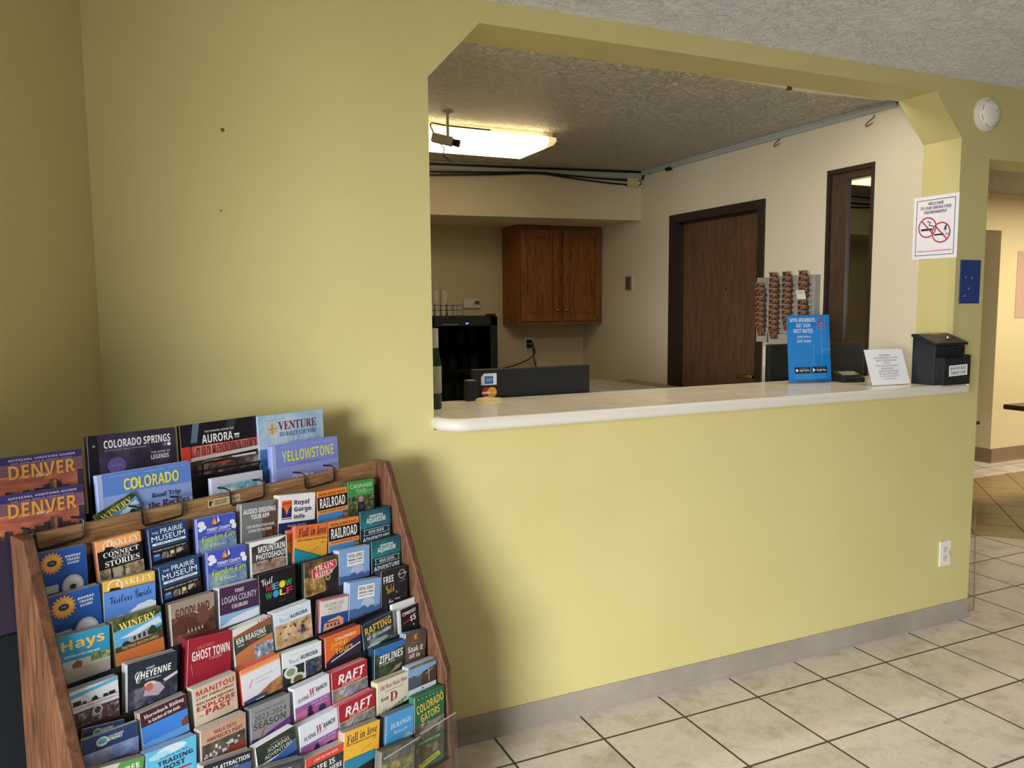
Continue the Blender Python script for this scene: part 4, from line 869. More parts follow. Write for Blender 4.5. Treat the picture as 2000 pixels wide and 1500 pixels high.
def c_reasons(A):
    A.rect(0, 0, 1, 2, pic('#3a2a22', '#7a4a34', '#b07850', 24)); A.poly([(0, 0), (1, 0), (1, .06), (.5, .14), (0, .26)], '#d9d9d6'); A.text('LOVE', .66, .0, .98, .12, '#c03038'); A.rect(0, .30, 1, .86, '#38443a'); A.poly([(0, .26), (.5, .16), (1, .08), (1, .3), (0, .36)], '#8a5a40'); A.text('656 REASONS', .06, .34, .84, .54, '#f2efe8', 'b', 3); A.text('YOU WILL', .08, .60, .26, .67, '#e0ddd4'); A.text('LOVE', .32, .58, .56, .70, '#d03a3a'); A.text('COLORADO', .60, .56, .84, .62, '#e0ddd4'); A.poly([(0, .9), (.4, .74), (1, .62), (1, 1.4), (0, 1.4)], '#c07a4c'); A.rect(.5, .84, 1, 1.5, pic('#3a4a5a', '#8aa0b0', '#e0e4e8', 60))
def c_aurora1(A):
    A.rect(0, 0, 1, 2, '#d2e0ee'); A.text('the gateway to adventure', .2, .14, .8, .18, '#9ab0c4', 'n'); A.text('Visit', .12, .24, .42, .38, '#8fb6dc', 'c', 2); A.text('AURORA', .42, .23, .90, .35, '#2b3b4c', 'b', 2); A.rect(0, .44, 1, 2, pic('#a88660', '#c6a67e', '#dcc4a2', 30))
    rg = random.Random(4)
    for k in range(16): A.disc(.08+.86*rg.random(), .5+.5*rg.random(), .018, '#5a3a34', .026)
    A.poly([(.64, .86), (.7, .74), (.78, .76), (.78, .9), (.70, .92)], '#4a3c78'); A.disc(.72, .71, .04, '#2a2024')
def c_aurora2(A):
    A.rect(0, 0, 1, 2, '#dfe6ec'); A.text('the gateway to adventure', .2, .12, .8, .16, '#a0b0c0', 'n'); A.text('Visit', .14, .24, .42, .38, '#7f9cc0', 'c', 2); A.text('AURORA', .44, .22, .90, .35, '#2b3b4c', 'b', 2); A.rect(0, .46, .56, 2, '#20302c'); A.disc(.2, .62, .17, '#d8dcd0', .13); A.disc(.2, .62, .11, '#8a9480', .08); A.disc(.38, .88, .19, '#cfd2c4', .13); A.disc(.38, .88, .12, '#6a5a38', .08); A.rect(.54, .44, .57, 2, '#eef0f2'); A.rect(.57, .44, 1, 1.0, pic('#1c2440', '#33425f', '#8a6a4a', 70)); A.rect(.57, .92, 1, 2, '#1e2a3a')
def c_rose(A):
    A.rect(0, 0, 1, 2, '#d8d9d4'); A.rect(0, 0, 1, .05, '#b87a84'); A.text('ROSEMOUNT', .14, .14, .86, .28, '#9aa09a', 'n'); A.text('MUSEUM', .26, .31, .74, .42, '#9aa09a', 'n'); A.text('VICTORIAN ELEGANCE', .24, .47, .76, .50, '#6a6c68', 'n'); A.rect(0, .56, 1, 2, '#1f4a94'); A.poly([(.08, 1.2), (.12, .86), (.3, .74), (.5, .70), (.66, .66), (.82, .78), (.84, 1.2)], '#e0a080'); A.rect(.2, .80, .66, .84, '#6a3a38'); 
    for k in range(4): A.rect(.22+k*.13, .88, .28+k*.13, .98, '#5a3434')
def c_jeep(A):
    A.rect(0, 0, 1, 2, '#dc6a2c'); A.poly([(0, .95), (.4, .62), (.72, .44), (1, .34), (1, 2), (0, 2)], '#33284c'); A.text('COLORADO', .28, .16, .86, .27, '#f6f0ea'); A.text('Jeep', .14, .28, .62, .52, '#f0b03c', 'b', 2); A.text('Tours', .26, .54, .76, .76, '#f0b03c', 'b', 3); A.line([(.14, .96), (.98, .64)], .04, '#e4e4e4'); A.rect(0, 1.0, 1, 2, '#3a1f3a')
def c_raftg(A):
    A.rect(0, 0, 1, 2, pic('#1e2c34', '#39505a', '#8a9ca0', 26)); A.rect(0, 0, 1, .5, '#22303c'); A.text('RAFTING', .08, .16, .93, .46, '#e2b83c', 'b', 3); A.line([(.3, .16), (.9, .1)], .012, '#c8c8c0'); A.text('MT. IN COLORADO', .12, .56, .9, .68, '#e8e6e0', 'k', 3); A.disc(.5, .9, .3, '#9aa6a6', .06); A.disc(.3, 1.0, .2, '#c8ccc8', .05)
def c_zip(A):
    A.rect(0, 0, 1, 2, pic('#1c2420', '#2f3c30', '#4f5c48', 22)); A.poly([(0, 0), (1, 0), (1, .18), (.6, .26), (.3, .32), (0, .22)], '#2f6cb4'); A.text('ZIPLINES', .14, .30, .92, .58, '#f0f2f2', 'k', 4); A.text('MT. COLORADO SPRINGS', .14, .62, .66, .68, '#c0c8c4', 'k', 3); A.poly([(.4, 1.1), (.7, .84), (.9, .8), (.8, .96)], '#a08a70')
def c_five(A):
    A.rect(0, 0, 1, 2, '#1b1a1e'); A.rect(0, 0, .1, 2, '#dcdde0'); A.text('CYPRESSES', .2, .16, .86, .30, '#e8e8e8', 'k', 4); A.text('C', .14, .14, .26, .30, '#c03040', 'k'); A.line([(.2, .62), (.6, .52)], .06, '#b02834'); A.text('$5', .56, .38, .84, .66, '#eceaea', 'k', 3); A.poly([(.68, .80), (.72, .74), (.76, .80), (.72, .86)], '#b8b8b8')
def c_soak(A):
    A.rect(0, 0, 1, 2, pic('#3a2c24', '#59463a', '#6a5648', 12)); A.poly([(.40, .10), (.54, .04), (.52, .18), (.56, .24), (.44, .24)], '#d08a4a'); A.text('SPRINGS RESORT', .3, .32, .76, .36, '#a08a78', 'n'); A.text('Soak it', .16, .44, .86, .64, '#f2ece6', 'b', 3); A.text('all in', .24, .68, .74, .84, '#f2ece6', 'b', 3)
def c_bard(A):
    A.rect(0, 0, 1, 2, '#dbd6c0'); A.text('Old West Music Show', .10, .12, .96, .26, '#8a2c2c', 's', 3); A.text('and Chuckwagon Supper', .24, .32, .84, .36, '#4a3a34', 's', 3); A.text('BAR', .12, .50, .36, .60, '#4a2c2c', 's', 2); A.text('D', .40, .42, .64, .70, '#9c2430', 's'); A.text('Durango', .16, .74, .96, 1.0, '#6a7a4a', 'c', 18)
def c_rg5(A):
    A.rect(0, 0, 1, .78, pic('#4a4238', '#6a6052', '#8a8072', 24)); A.rect(0, .08, 1, .34, '#7fa8d0'); A.ridge(0, .6, .36, .06, .8, '#4f5a64', 4); A.poly([(.5, .3), (1, .2), (1, .8), (.44, .8)], '#4c3d30'); A.line([(.72, .2), (.74, .66)], .03, '#b8a894'); A.line([(.6, .4), (.9, .28)], .02, '#c8bcaa'); A.rect(0, .72, 1, 2, '#dfe3ec'); A.text('Royal Gorge Region', .24, .86, .80, .91, '#8a94a8', 'n', 2); A.disc(.5, .8, .04, '#3a4468', .02)
def c_gators(A):
    A.rect(0, 0, 1, 2.2, '#1f6440'); A.text('- - - - - - -', .1, .08, .9, .10, '#a8c8b0'); A.text('COLORADO', .06, .18, .96, .40, '#e2bc52', 'b', 8); A.text('GATORS', .20, .46, .84, .66, '#e2bc52', 'b', 8); A.rect(0, .72, 1, 1.12, pic('#3a342e', '#6a6258', '#b8b0a6', 26)); A.poly([(.1, .98), (.5, .76), (.95, .72), (.7, .9), (.3, 1.04)], '#8a867c'); A.text('AND REPTILE PARK', .14, 1.18, .86, 1.25, '#cfd8b8'); A.rect(.05, 1.32, .95, 1.58, pic('#2e2a24', '#6a5040', '#a88a70', 30)); A.poly([(.12, 1.74), (.8, 1.60), (.88, 1.72), (.2, 1.88)], '#e4d03c'); A.text('OPEN EVERY DAY', .22, 1.69, .78, 1.76, '#4a5a2c', 'b', 8)
def c_csb(A):
    A.rect(0, 0, 1, 2, '#27406e'); A.disc(.34, .26, .11, '#d4dde4', .085); A.disc(.34, .24, .08, '#4fa8b0', .05); A.rect(.26, .30, .42, .315, '#c05050'); A.text('COLORADO', .44, .14, .72, .21, '#dfe6ee', 'k', 2); A.text('SPRINGS', .44, .22, .70, .32, '#f2f4f6', 'k', 2); A.rect(0, .5, 1, 2, pic('#5468a4', '#7a8cc4', '#b0b8dc', 12)); A.rect(0, .95, 1, 2, pic('#3a4058', '#6a6478', '#8a8490', 30))
def c_horse(A):
    A.rect(0, 0, 1, .52, '#452028'); A.text('Horseback Riding', .08, .10, .94, .26, '#efe6e2', 's', 4); A.text('in Garden of the Gods', .16, .30, .84, .42, '#efe6e2', 'b', 4); A.rect(0, .5, 1, 2, '#3f86dc'); A.poly([(.86, 1.3), (.84, .86), (.95, .74), (1, .76), (1, 1.3)], '#7a4434'); A.rect(0, 1.05, 1, 2, '#6aa4e4')
def c_cliff(A):
    A.rect(0, 0, 1, 2, pic('#b09078', '#cbb49c', '#dccab4', 6)); A.text('MANITOU', .06, .12, .95, .29, '#b02f2c'); A.text('CLIFF DWELLINGS', .06, .34, .92, .42, '#5a2a24'); A.text('DISCOVER HISTORY', .05, .50, .93, .58, '#5a2a24'); A.text('EXPLORE', .05, .62, .94, .77, '#b02f2c'); A.text('PAST', .24, .80, .84, .98, '#b02f2c'); A.text('THE', .08, .92, .18, .95, '#5a2a24')
def c_fire(A):
    A.rect(0, 0, 1, .12, '#e8885a'); A.rect(0, .1, 1, .16, '#eeb87a'); A.rect(0, .15, 1, 2, '#dfe0ea'); A.line([(.17, .56), (.27, .36)], .02, '#c06a6a'); A.line([(.2, .54), (.24, .42)], .02, '#d8a0a0'); A.text('Exploring the Garden', .34, .36, .80, .42, '#aeb4c4', 'n'); A.text('of the Rockies', .34, .47, .66, .52, '#b4bac8', 'n'); A.poly([(0, 1.0), (.4, .82), (.7, .68), (1, .60), (1, 2), (0, 2)], pic('#6a4a38', '#b07a4a', '#d8a468', 18)); A.poly([(0, .86), (.3, .84), (.6, .86), (.6, 2), (0, 2)], '#4a4a68'); A.rect(.30, .94, .52, 1.02, '#e8e8ec')
def c_trade(A):
    A.rect(0, 0, 1, 2, '#5fc0e8'); A.disc(.5, .14, .3, '#cfe6f2', .08); A.disc(.25, .22, .2, '#a8d8f0', .06); A.text('Garden of the Gods', .26, .28, .84, .35, '#2f4a70', 'c', 3); A.text('TRADING', .22, .40, .92, .55, '#2a2c44', 'b', 3); A.text('POST', .34, .60, .76, .76, '#2a2c44', 'b', 3); A.rect(.55, .84, .88, .90, '#c03a44')
def c_walk(A):
    A.rect(0, 0, 1, 2, pic('#a07c68', '#bc9a84', '#c8aa94', 5)); A.text('WALK INTO', .28, .16, .78, .29, '#8e2e2c'); A.text("AMERICA'S PAST", .12, .34, .92, .47, '#8e2e2c'); A.rect(.02, .52, .98, 1.2, pic('#3a342e', '#5a5248', '#77695a', 30)); 
    rg = random.Random(3)
    for k in range(26): 
        x = .04+.86*rg.random(); y = .62+.34*rg.random(); A.rect(x, y, x+.05, y+.09*rg.random()+.04, ('#d0ccd4', '#b4aeb8', '#e4e0e4')[k % 3]); A.k -= 1
    A.k += 1; A.poly([(.3, 1.2), (.6, .92), (.9, .84), (.98, .9), (.98, 1.2)], '#8a3c30')
def c_season(A):
    A.rect(0, 0, 1, 2, '#8e8e92'); A.text('COLORADO SPRINGS PHILHARMONIC', .1, .14, .88, .19, '#5a5a60', 'n'); A.text('2023-2024', .08, .26, .90, .42, '#4e4e54', 'n'); A.text('SEASON', .06, .46, .88, .66, '#4e4e54', 'b'); A.poly([(0, 1.1), (.4, .86), (1, .66), (1, 2), (0, 2)], '#6a3884'); A.poly([(0, .9), (.3, .92), (.6, .85), (.2, 1.3), (0, 1.3)], '#3a2a5c'); A.line([(.20, 1.0), (.33, .64)], .025, '#b4546a'); A.line([(.28, .72), (.38, .60)], .03, '#c08070')
def c_flying(A):
    A.rect(0, 0, 1, 2, '#dfe4f0'); A.text('FLYING', .10, .34, .40, .45, '#22222c', 'k', 5); A.text('W', .42, .20, .60, .42, '#a8283c', 'i', 4); A.text('RANCH', .60, .22, .92, .35, '#22222c', 'k', 5); A.line([(.42, .44), (.7, .40)], .01, '#a8283c'); A.rect(0, .56, 1, 2, '#9a62a4'); A.rect(0, .72, 1, 2, pic('#7a4a8a', '#a45a98', '#c87a9a', 8)); A.text('MUSIC IN THE', .46, .60, .92, .66, '#e0b8d4'); A.text('SHADOW', .56, .70, .9, .76, '#d8a8cc'); A.poly([(.28, 1.1), (.34, .82), (.4, .76), (.46, .82), (.54, 1.1)], '#2c2440'); A.disc(.40, .77, .09, '#2c2440', .025); A.disc(.40, .72, .045, '#2c2440', .05); A.disc(.74, .9, .1, '#3a2c50', .1)
def c_attr(A):
    A.rect(0, 0, 1, 2, '#262833'); A.text('FREE ATTRACTION', .08, .12, .95, .26, '#eef0f2', 'b', 3); A.rect(0, .34, 1, 2, '#4a5c94'); A.rect(.5, .3, .74, 1, pic('#2c3450', '#50608c', '#8a98b8', 40))
def c_soar(A):
    A.rect(0, 0, 1, .62, '#2c3a30'); A.text('COLORADO SPRINGS', .34, .16, .76, .20, '#b8c0b4', 'n'); A.text('SOARING', .28, .24, .84, .37, '#dde2da', 'n', 3); A.text('ADVENTURE', .18, .42, .90, .55, '#dde2da', 'n', 3); A.poly([(0, .74), (.5, .64), (1, .44), (1, 2), (0, 2)], '#3f68a8'); A.ridge(0, 1, .84, .06, 2, '#243c66', 8); A.line([(0, .74), (.5, .64), (1, .44)], .01, '#d8dcd8')
def c_dark(A): A.rect(0, 0, 1, 2, '#3a3d44'); A.rect(.06, .1, .94, .5, pic('#2a2c30', '#4a4c50', '#6a6c70', 20)); A.text('VISIT', .3, .16, .7, .28, '#c8ccd0')
def c_life(A):
    A.rect(0, 0, 1, .30, '#d84a3c'); A.text('LIVE ON THE EDGE', .22, .12, .82, .20, '#f6dcd4', 'b', 2); A.rect(0, .30, 1, 2, '#2c3a34'); A.text('LIFE IS', .20, .38, .74, .58, '#f2f2ee', 'b', 3); A.text('BETTER HERE', .1, .64, .92, .82, '#f2f2ee', 'b', 3)
def c_durango(A):
    A.rect(0, 0, 1, 2, '#4a9cd4'); A.text('DURANGO', .16, .30, .88, .46, '#cfe6f4', 's', 4); A.text('Colorado', .28, .54, .76, .66, '#cfe6f4', 'c', 4); A.ridge(0, 1, 1.0, .08, 2, '#7a94b0', 6); A.poly([(.2, 1.2), (.55, .92), (.8, .76), (1, .9), (1, 1.3)], '#a0b4c8'); A.ridge(0, 1, 1.25, .05, 2, '#4a5c6c', 2)
def c_nine(A): A.rect(0, 0, 1, 2, pic('#3a3a3c', '#5c5a50', '#8a8268', 18)); A.rect(0, .3, 1, .9, pic('#4a4630', '#8a8240', '#b8b070', 40)); A.disc(.5, .4, .06, '#c8a05a'); A.poly([(.4, .9), (.44, .5), (.58, .5), (.6, .9)], '#6a4a3c')
def c_freeg(A): A.rect(0, 0, 1, 2, '#c9cbc8'); A.poly([(.55, 0), (1, 0), (1, .8), (.4, .8), (.42, .3)], '#5a9a4c'); A.text('FREE', .58, .14, .92, .28, '#f0f4ea', 'b', 10); A.line([(.6, .34), (.9, .31)], .02, '#e0ecd8')
def c_plain(A): A.rect(0, 0, 1, 2, '#e4e4e2')
def c_raft(A):
    A.rect(0, 0, 1, .60, '#a82436'); A.text('RAFT', .16, .16, .93, .47, '#f6f2f2', 'k', 2); A.text('COLORADO', .28, .49, .80, .57, '#f0d8d8', 'b', 2); A.rect(0, .60, 1, .63, '#d8b868'); A.rect(0, .63, 1, 2, pic('#5c5c60', '#93939a', '#c2c2c8', 24)); A.line([(.3, .88), (.42, .68)], .018, '#2a2a30'); A.disc(.2, .92, .08, '#b09a60', .05)
YS = dict(c_kansas=.70, c_oak1=1.0, c_oak2=.75, c_prairie=.80, c_garden=.87, c_audio=.97, c_gorge=.92, c_rail=.82, c_cannabis=.9, c_photo=.86, c_fall=.9, c_fall2=.64, c_aqua=.86, c_hays=.68, c_wine=.66,
  c_good=.70, c_logan=.92, c_wolf=.86, c_train=.72, c_bridge=.92, c_free=.78, c_museum=.56, c_chey=.74, c_ghost=.76, c_reasons=.66, c_aurora1=.72, c_aurora2=.72, c_rose=.82, c_jeep=.60, c_raftg=.60, c_raft=.64, c_zip=.66,
  c_five=.88, c_soak=1.0, c_bard=.80, c_rg5=.80, c_gators=.92, c_csb=.56, c_horse=.62, c_cliff=.68, c_fire=.82, c_trade=.60, c_walk=.62, c_season=.76, c_flying=.80, c_attr=.60, c_soar=.68, c_dark=.7, c_life=.58, c_durango=.82, c_nine=1.0, c_freeg=.7,
  m_denver=.66, m_springs=.74, m_colorado=.82, m_aurora=.84, m_venture=1.0, m_yellow=.95, m_manitou=.85)
# row, column, across, top height, width, roll, cover, height, page edges, label
BR = [
 (1,1,-0.398,0.999,0.092,-1.4,c_kansas,'#b9b4a8','#8f8a80','upper blue brochure stack with orange sunburst and travel guide title at top left'),
 (1,2,-0.285,0.998,0.094,1.8,c_oak1,'#d9976a','#b98a70','black and orange brochure stack reading connect with our stories in the top row'),
 (1,3,-0.176,0.998,0.090,1.1,c_prairie,'#2c4a78','#4a5c7c','navy museum brochure stack with white bar in the top row'),
 (1,4,-0.056,0.993,0.100,-2.0,c_garden,'#6a7ad0','#b0b8e4','upper violet brochure stack with orange flower and green script title'),
 (1,5,0.061,1.002,0.100,-4.3,c_audio,'#a8a49c','#808084','grey and brown brochure stack titled audio driving tour'),
 (1,6,0.175,1.000,0.113,-6.4,c_gorge,'#d8d0b8','#e6e2d6','white brochure stack with orange canyon emblem and navy foot'),
 (1,7,0.287,0.991,0.101,-2.1,c_rail,'#c8763c','#b88a6c','upper orange and black railroad brochure stack in the top row'),
 (1,8,0.389,0.997,0.095,-3.4,c_cannabis,'#2f5a38','#5a6a58','green brochure stack with plant photo at the right end of the top row'),
 (2,1,-0.394,0.918,0.098,0.7,c_kansas,'#b9b4a8','#8f8a80','lower blue brochure stack with orange sunburst and travel guide title at left'),
 (2,2,-0.282,0.917,0.109,-2.8,c_oak2,'#8a8a84','#b4a468','yellow and sky blue visitors guide stack with dark script in the second row'),
 (2,3,-0.172,0.920,0.093,2.0,c_prairie,'#2c4a78','#4a5c7c','navy museum brochure stack with white bar in the second row'),
 (2,4,-0.053,0.919,0.101,-2.7,c_garden,'#6a7ad0','#b0b8e4','lower violet brochure stack with orange flower and green script title'),
 (2,5,0.061,0.915,0.104,-2.5,c_photo,'#b4b8b8','#e2e4e4','white brochure stack with dark mountain photo and photoshoot title'),
 (2,6,0.191,0.921,0.104,-7.0,c_fall,'#c86a40','#2f8496','orange brochure stack with teal triangle and fall in love title'),
 (2,7,0.297,0.912,0.104,-3.4,c_rail,'#c8763c','#b88a6c','lower orange and black railroad brochure stack in the second row'),
 (2,8,0.410,0.915,0.113,-2.4,c_aqua,'#1c3036','#2c5058','upper dark teal brochure stack titled dive into adventure'),
 (3,1,-0.394,0.843,0.100,-3.3,c_hays,'#a4a49c','#3c88a8','turquoise brochure stack with big yellow Hays title at left'),
 (3,2,-0.287,0.845,0.102,0.8,c_wine,'#6a6a48','#a89a60','dark green winery brochure stack with tasting room photo'),
 (3,3,-0.163,0.840,0.103,-0.7,c_good,'#b0a8a0','#8a7c72','brown brochure stack with cattle photo and Goodland title'),
 (3,4,-0.046,0.839,0.103,-3.0,c_logan,'#c8ccd0','#e0e2e6','purple and sky blue county brochure stack in the third row'),
 (3,5,0.058,0.843,0.104,-1.7,c_wolf,'#1e1d22','#26252a','black brochure stack with multicoloured block letters'),
 (3,6,0.192,0.836,0.108,-2.9,c_train,'#2c2c30','#44484c','dark brochure stack with red train rides badge'),
 (3,7,0.303,0.837,0.106,-4.6,c_bridge,'#c0c2cc','#8aa4d4','upper pale blue brochure stack with white title box and dark ridge'),
 (3,8,0.417,0.835,0.109,-2.6,c_aqua,'#1c3036','#2c5058','lower dark teal brochure stack titled dive into adventure'),
 (4,1,-0.396,0.745,0.095,-1.4,c_museum,'#8a94a4','#c8ced6','white brochure stack with black train silhouette at left'),
 (4,2,-0.275,0.755,0.106,-4.3,c_chey,'#9a9c9c','#c4c8cc','charcoal Cheyenne brochure stack with rodeo rider photo'),
 (4,3,-0.143,0.758,0.105,-6.8,c_ghost,'#7a2030','#8e2838','dark red ghost town brochure stack'),
 (4,4,-0.039,0.751,0.101,1.8,c_reasons,'#d4d4d2','#e4e2de','brochure stack reading 656 reasons over a red rock photo'),
 (4,5,0.074,0.754,0.108,0.4,c_aurora1,'#d0d6dc','#eceff2','upper pale Aurora brochure stack with sandy climbing photo'),
 (4,6,0.206,0.736,0.088,-6.8,c_rose,'#c08890','#d8c0c4','grey and blue museum brochure stack with pink page edges'),
 (4,7,0.310,0.753,0.108,-7.3,c_bridge,'#c0c2cc','#8aa4d4','lower pale blue brochure stack with white title box and dark ridge'),
 (4,8,0.416,0.756,0.099,-4.7,c_free,'#2c2b30','#38373c','black brochure stack with FREE in white and gold script'),
 (5,1,-0.382,0.654,0.107,-3.6,c_csb,'#b4ae9c','#c4c0b0','front navy brochure stack with round mountain emblem at left'),
 (5,2,-0.275,0.664,0.100,1.2,c_horse,'#94908a','#a8a49c','maroon and sky blue horseback riding brochure stack'),
 (5,3,-0.158,0.668,0.102,0.3,c_cliff,'#a8a298','#c4beb4','tan cliff dwellings brochure stack with red lettering'),
 (5,4,-0.043,0.666,0.104,2.1,c_fire,'#d87a60','#d86a58','white brochure stack with orange top edge and sunset hill'),
 (5,5,0.075,0.660,0.114,-3.7,c_aurora2,'#c8d0d6','#e8ecee','lower pale Aurora brochure stack with food photos'),
 (5,6,0.201,0.657,0.115,-2.0,c_jeep,'#a85048','#8a4440','orange and purple off-road tours brochure stack with white stripe'),
 (5,7,0.318,0.652,0.110,2.5,c_raftg,'#26323c','#33424e','dark slate brochure stack with yellow rafting title'),
 (5,8,0.433,0.648,0.077,-0.0,c_five,'#c4c6c6','#e4e6e6','black brochure stack with five dollar offer at the right side'),
 (6,1,-0.388,0.601,0.106,-10.8,c_freeg,'#a09c94','#b8b4ac','pale brochure stack with green free corner at bottom left'),
 (6,2,-0.279,0.589,0.108,-3.7,c_trade,'#a4b4cc','#8ab8d8','light blue trading post brochure stack'),
 (6,3,-0.161,0.586,0.108,-2.4,c_walk,'#bcb4ac','#d4ccc4','brown brochure stack reading walk into America past'),
 (6,4,-0.042,0.582,0.105,-2.6,c_season,'#6a727c','#8a929c','grey and purple 2023-2024 season brochure stack'),
 (6,5,0.074,0.583,0.104,-0.2,c_flying,'#ccd0d8','#e8eaf0','upper white and violet ranch brochure stack with cowboy silhouette'),
 (6,6,0.192,0.577,0.115,-2.2,c_raft,'#d07078','#e8b4b8','upper dark red brochure stack titled RAFT'),
 (6,7,0.332,0.585,0.111,-4.9,c_zip,'#24384c','#304c68','dark green and blue ziplines brochure stack'),
 (6,8,0.430,0.585,0.082,-10.5,c_soak,'#8a98a8','#c0c8d0','brown soak it all in brochure stack at the right side'),
 (7,3,-0.173,0.521,0.116,-8.3,c_attr,'#a8a49c','#bcb8b0','dark blue free attraction brochure stack at the bottom edge'),
 (7,4,-0.056,0.514,0.103,3.6,c_soar,'#e0e0dc','#f0f0ee','dark green and blue soaring adventure brochure stack'),
 (7,5,0.066,0.507,0.112,-0.1,c_flying,'#ccd0d8','#e8eaf0','lower white and violet ranch brochure stack with cowboy silhouette'),
 (7,6,0.184,0.508,0.116,-1.3,c_raft,'#d07078','#e8b4b8','lower dark red brochure stack titled RAFT'),
 (7,7,0.308,0.512,0.110,-4.8,c_bard,'#c4bc98','#d8d0b0','cream old west music show brochure stack'),
 (7,8,0.418,0.510,0.107,-4.8,c_rg5,'#b4bccc','#d0d6e0','pale brochure stack with canyon bridge photo at the right side'),
 (8,4,-0.059,0.464,0.110,-12.0,c_dark,'#8a8c90','#b0b2b4','grey brochure stack mostly cut off at the bottom edge'),
 (8,5,0.057,0.439,0.114,-4.1,c_life,'#c0b8b4','#d4ccc8','red and dark green brochure stack reading life is better here'),
 (8,6,0.172,0.449,0.114,-7.3,c_fall2,'#b4a89c','#d4a050','yellow fall in love brochure stack with blue rectangle'),
 (8,7,0.301,0.433,0.099,-6.6,c_durango,'#7c7c7c','#3c8cc4','bright blue Durango brochure stack with snowy peaks'),
 (8,8,0.411,0.440,0.115,-5.2,c_gators,'#2a6a48','#3c8460','tall green brochure stack with alligator photos at bottom right'),
 (9,7,0.261,0.369,0.118,-8.5,c_nine,'#5a5a54','#77756a','dark brochure with yellow meadow photo behind the clear pocket'),
]
BEH = [  # stacks that show behind another one in the same pocket
 (2,6,0.174,0.913,0.102,-5.7,c_fall,'#c86a40','#2f8496','orange fall in love brochure showing at the left behind the front one'),
 (5,1,-0.388,0.665,0.079,-9.7,c_csb,'#b4ae9c','#c4c0b0','back navy brochure with round mountain emblem leaning behind the front stack'),
 (5,8,0.428,0.664,0.087,-2.5,c_plain,'#d0d0cc','#e8e8e6','white brochure pile showing behind the five dollar stack'),
]
def place_sheet(o, a, d, z, h, roll, lean=LEAN):
    M = RM @ Matrix.Translation((a, -d, z)) @ Matrix.Rotation(-lean, 4, 'X') @ Matrix.Rotation(R(-roll), 4, 'Y') @ Matrix.Translation((0, 0, -h))
    o.location = M.translation; o.rotation_euler = M.to_euler()
def stack(name, cat, group, label, a, d, z, w, h, roll, fn, t, e1, e2, lean=LEAN, rg=None, bg='#e4e4e2'):
    o = thing(name, label, cat, group=group); place_sheet(o, a, d, z, h, roll, lean)
    A = Art(w, h, bg, .0006, YS.get(fn.__name__, .85)); fn(A); A.mb.build('front_cover', o, loc=(0, 0, h))
    rg = rg or random.Random(hash(label) % 1000 if False else len(label)*7+int(w*1e4))
    mb = MB(); n = max(3, int(t/.0016)); st = (t-.0008)/n
    for k in range(n):
        y = .0008+k*st; dx = rg.uniform(-.0012, .0012); dz = rg.uniform(-.0025, -.0002)
        m = ink(e1) if rg.random() < .62 else ink(e2)
        mb.box((-w/2+dx, y, 0), (w/2+dx, y+st*.86, h+dz), m)
    mb.build('leaflets', o)
    return o
for r, c, a, z, w, roll, fn, e1, e2, lab in BR:
    stack('brochure_stack', 'brochures', 'brochures in the oak rack', lab, a, ROWD[r], z, w, .2, roll, fn, (ROWT[r]-.0015)*(1 if (r, c) not in ((2, 6), (5, 1), (5, 8)) else .5), e1, e2)
for r, c, a, z, w, roll, fn, e1, e2, lab in BEH:
    stack('brochure_stack', 'brochures', 'brochures in the oak rack', lab, a, ROWD[r]-.013, z, w, .2, roll, fn, .008, e1, e2)

# ------------------------------------------------------------------ black magazine rack behind the oak one
mr = thing('magazine_rack', 'black wire magazine rack standing behind the oak leaflet rack', 'magazine rack', RO, (0, 0, TH))
mb = MB(); mb.box((-.555, .272, .02), (.40, .276, 1.02), M_SLATE); mb.build('back_sheet', mr)
for x in (-.55, .395):
    mb = MB(); mb.tube([(x, .20, .008), (x, .262, .008), (x, .262, 1.06)], .008, M_WIRE); mb.tube([(x, .262, .008), (x, .275, .008)], .008, M_WIRE); mb.build('upright', mr, smooth=True)
mb = MB()
for z, y0, y1 in ((.905, .222, .264), (.835, .172, .264)):
    for y in (y0, y1): mb.tube([(-.55, y, z), (.395, y, z)], .003, M_WIRE, 6)
    for k in range(15): mb.tube([(-.545+k*.0665, y0, z), (-.545+k*.0665, y1, z)], .002, M_WIRE, 6)
mb.build('wire_shelf', mr)
for x0, x1, zt in ((-.437, -.343, 1.033), (-.221, -.125, 1.035), (-.004, .093, 1.035), (.216, .316, 1.033)):
    p = [(x0-.01, .172, 1.044), (x0-.008, .150, 1.046), (x0, .139, 1.040), (x0+.002, .1375, 1.008), (x0+.007, .1375, 1.002), (x1-.007, .1375, 1.006), (x1-.001, .1375, 1.012), (x1, .139, 1.042), (x1-.004, .150, 1.048), (x1-.01, .172, 1.046)]
    mb = MB(); mb.tube(p, .0026, M_WIRE, 6); mb.build('pocket_wire', mr, smooth=True)
mb = MB()
mb.tube([(-.07, .214, 1.070), (-.030, .211, 1.072), (-.029, .210, 1.098), (-.024, .210, 1.103), (.058, .210, 1.103), (.064, .210, 1.098), (.068, .211, 1.066), (.130, .213, 1.070)], .0026, M_WIRE, 6)
mb.tube([(-.07, .215, 1.083), (.135, .215, 1.081)], .0022, M_WIRE, 6); mb.tube([(-.07, .215, 1.083), (-.07, .24, 1.02)], .0022, M_WIRE, 6); mb.tube([(.135, .215, 1.081), (.135, .24, 1.02)], .0022, M_WIRE, 6)
mb.build('pocket_wire', mr, smooth=True)
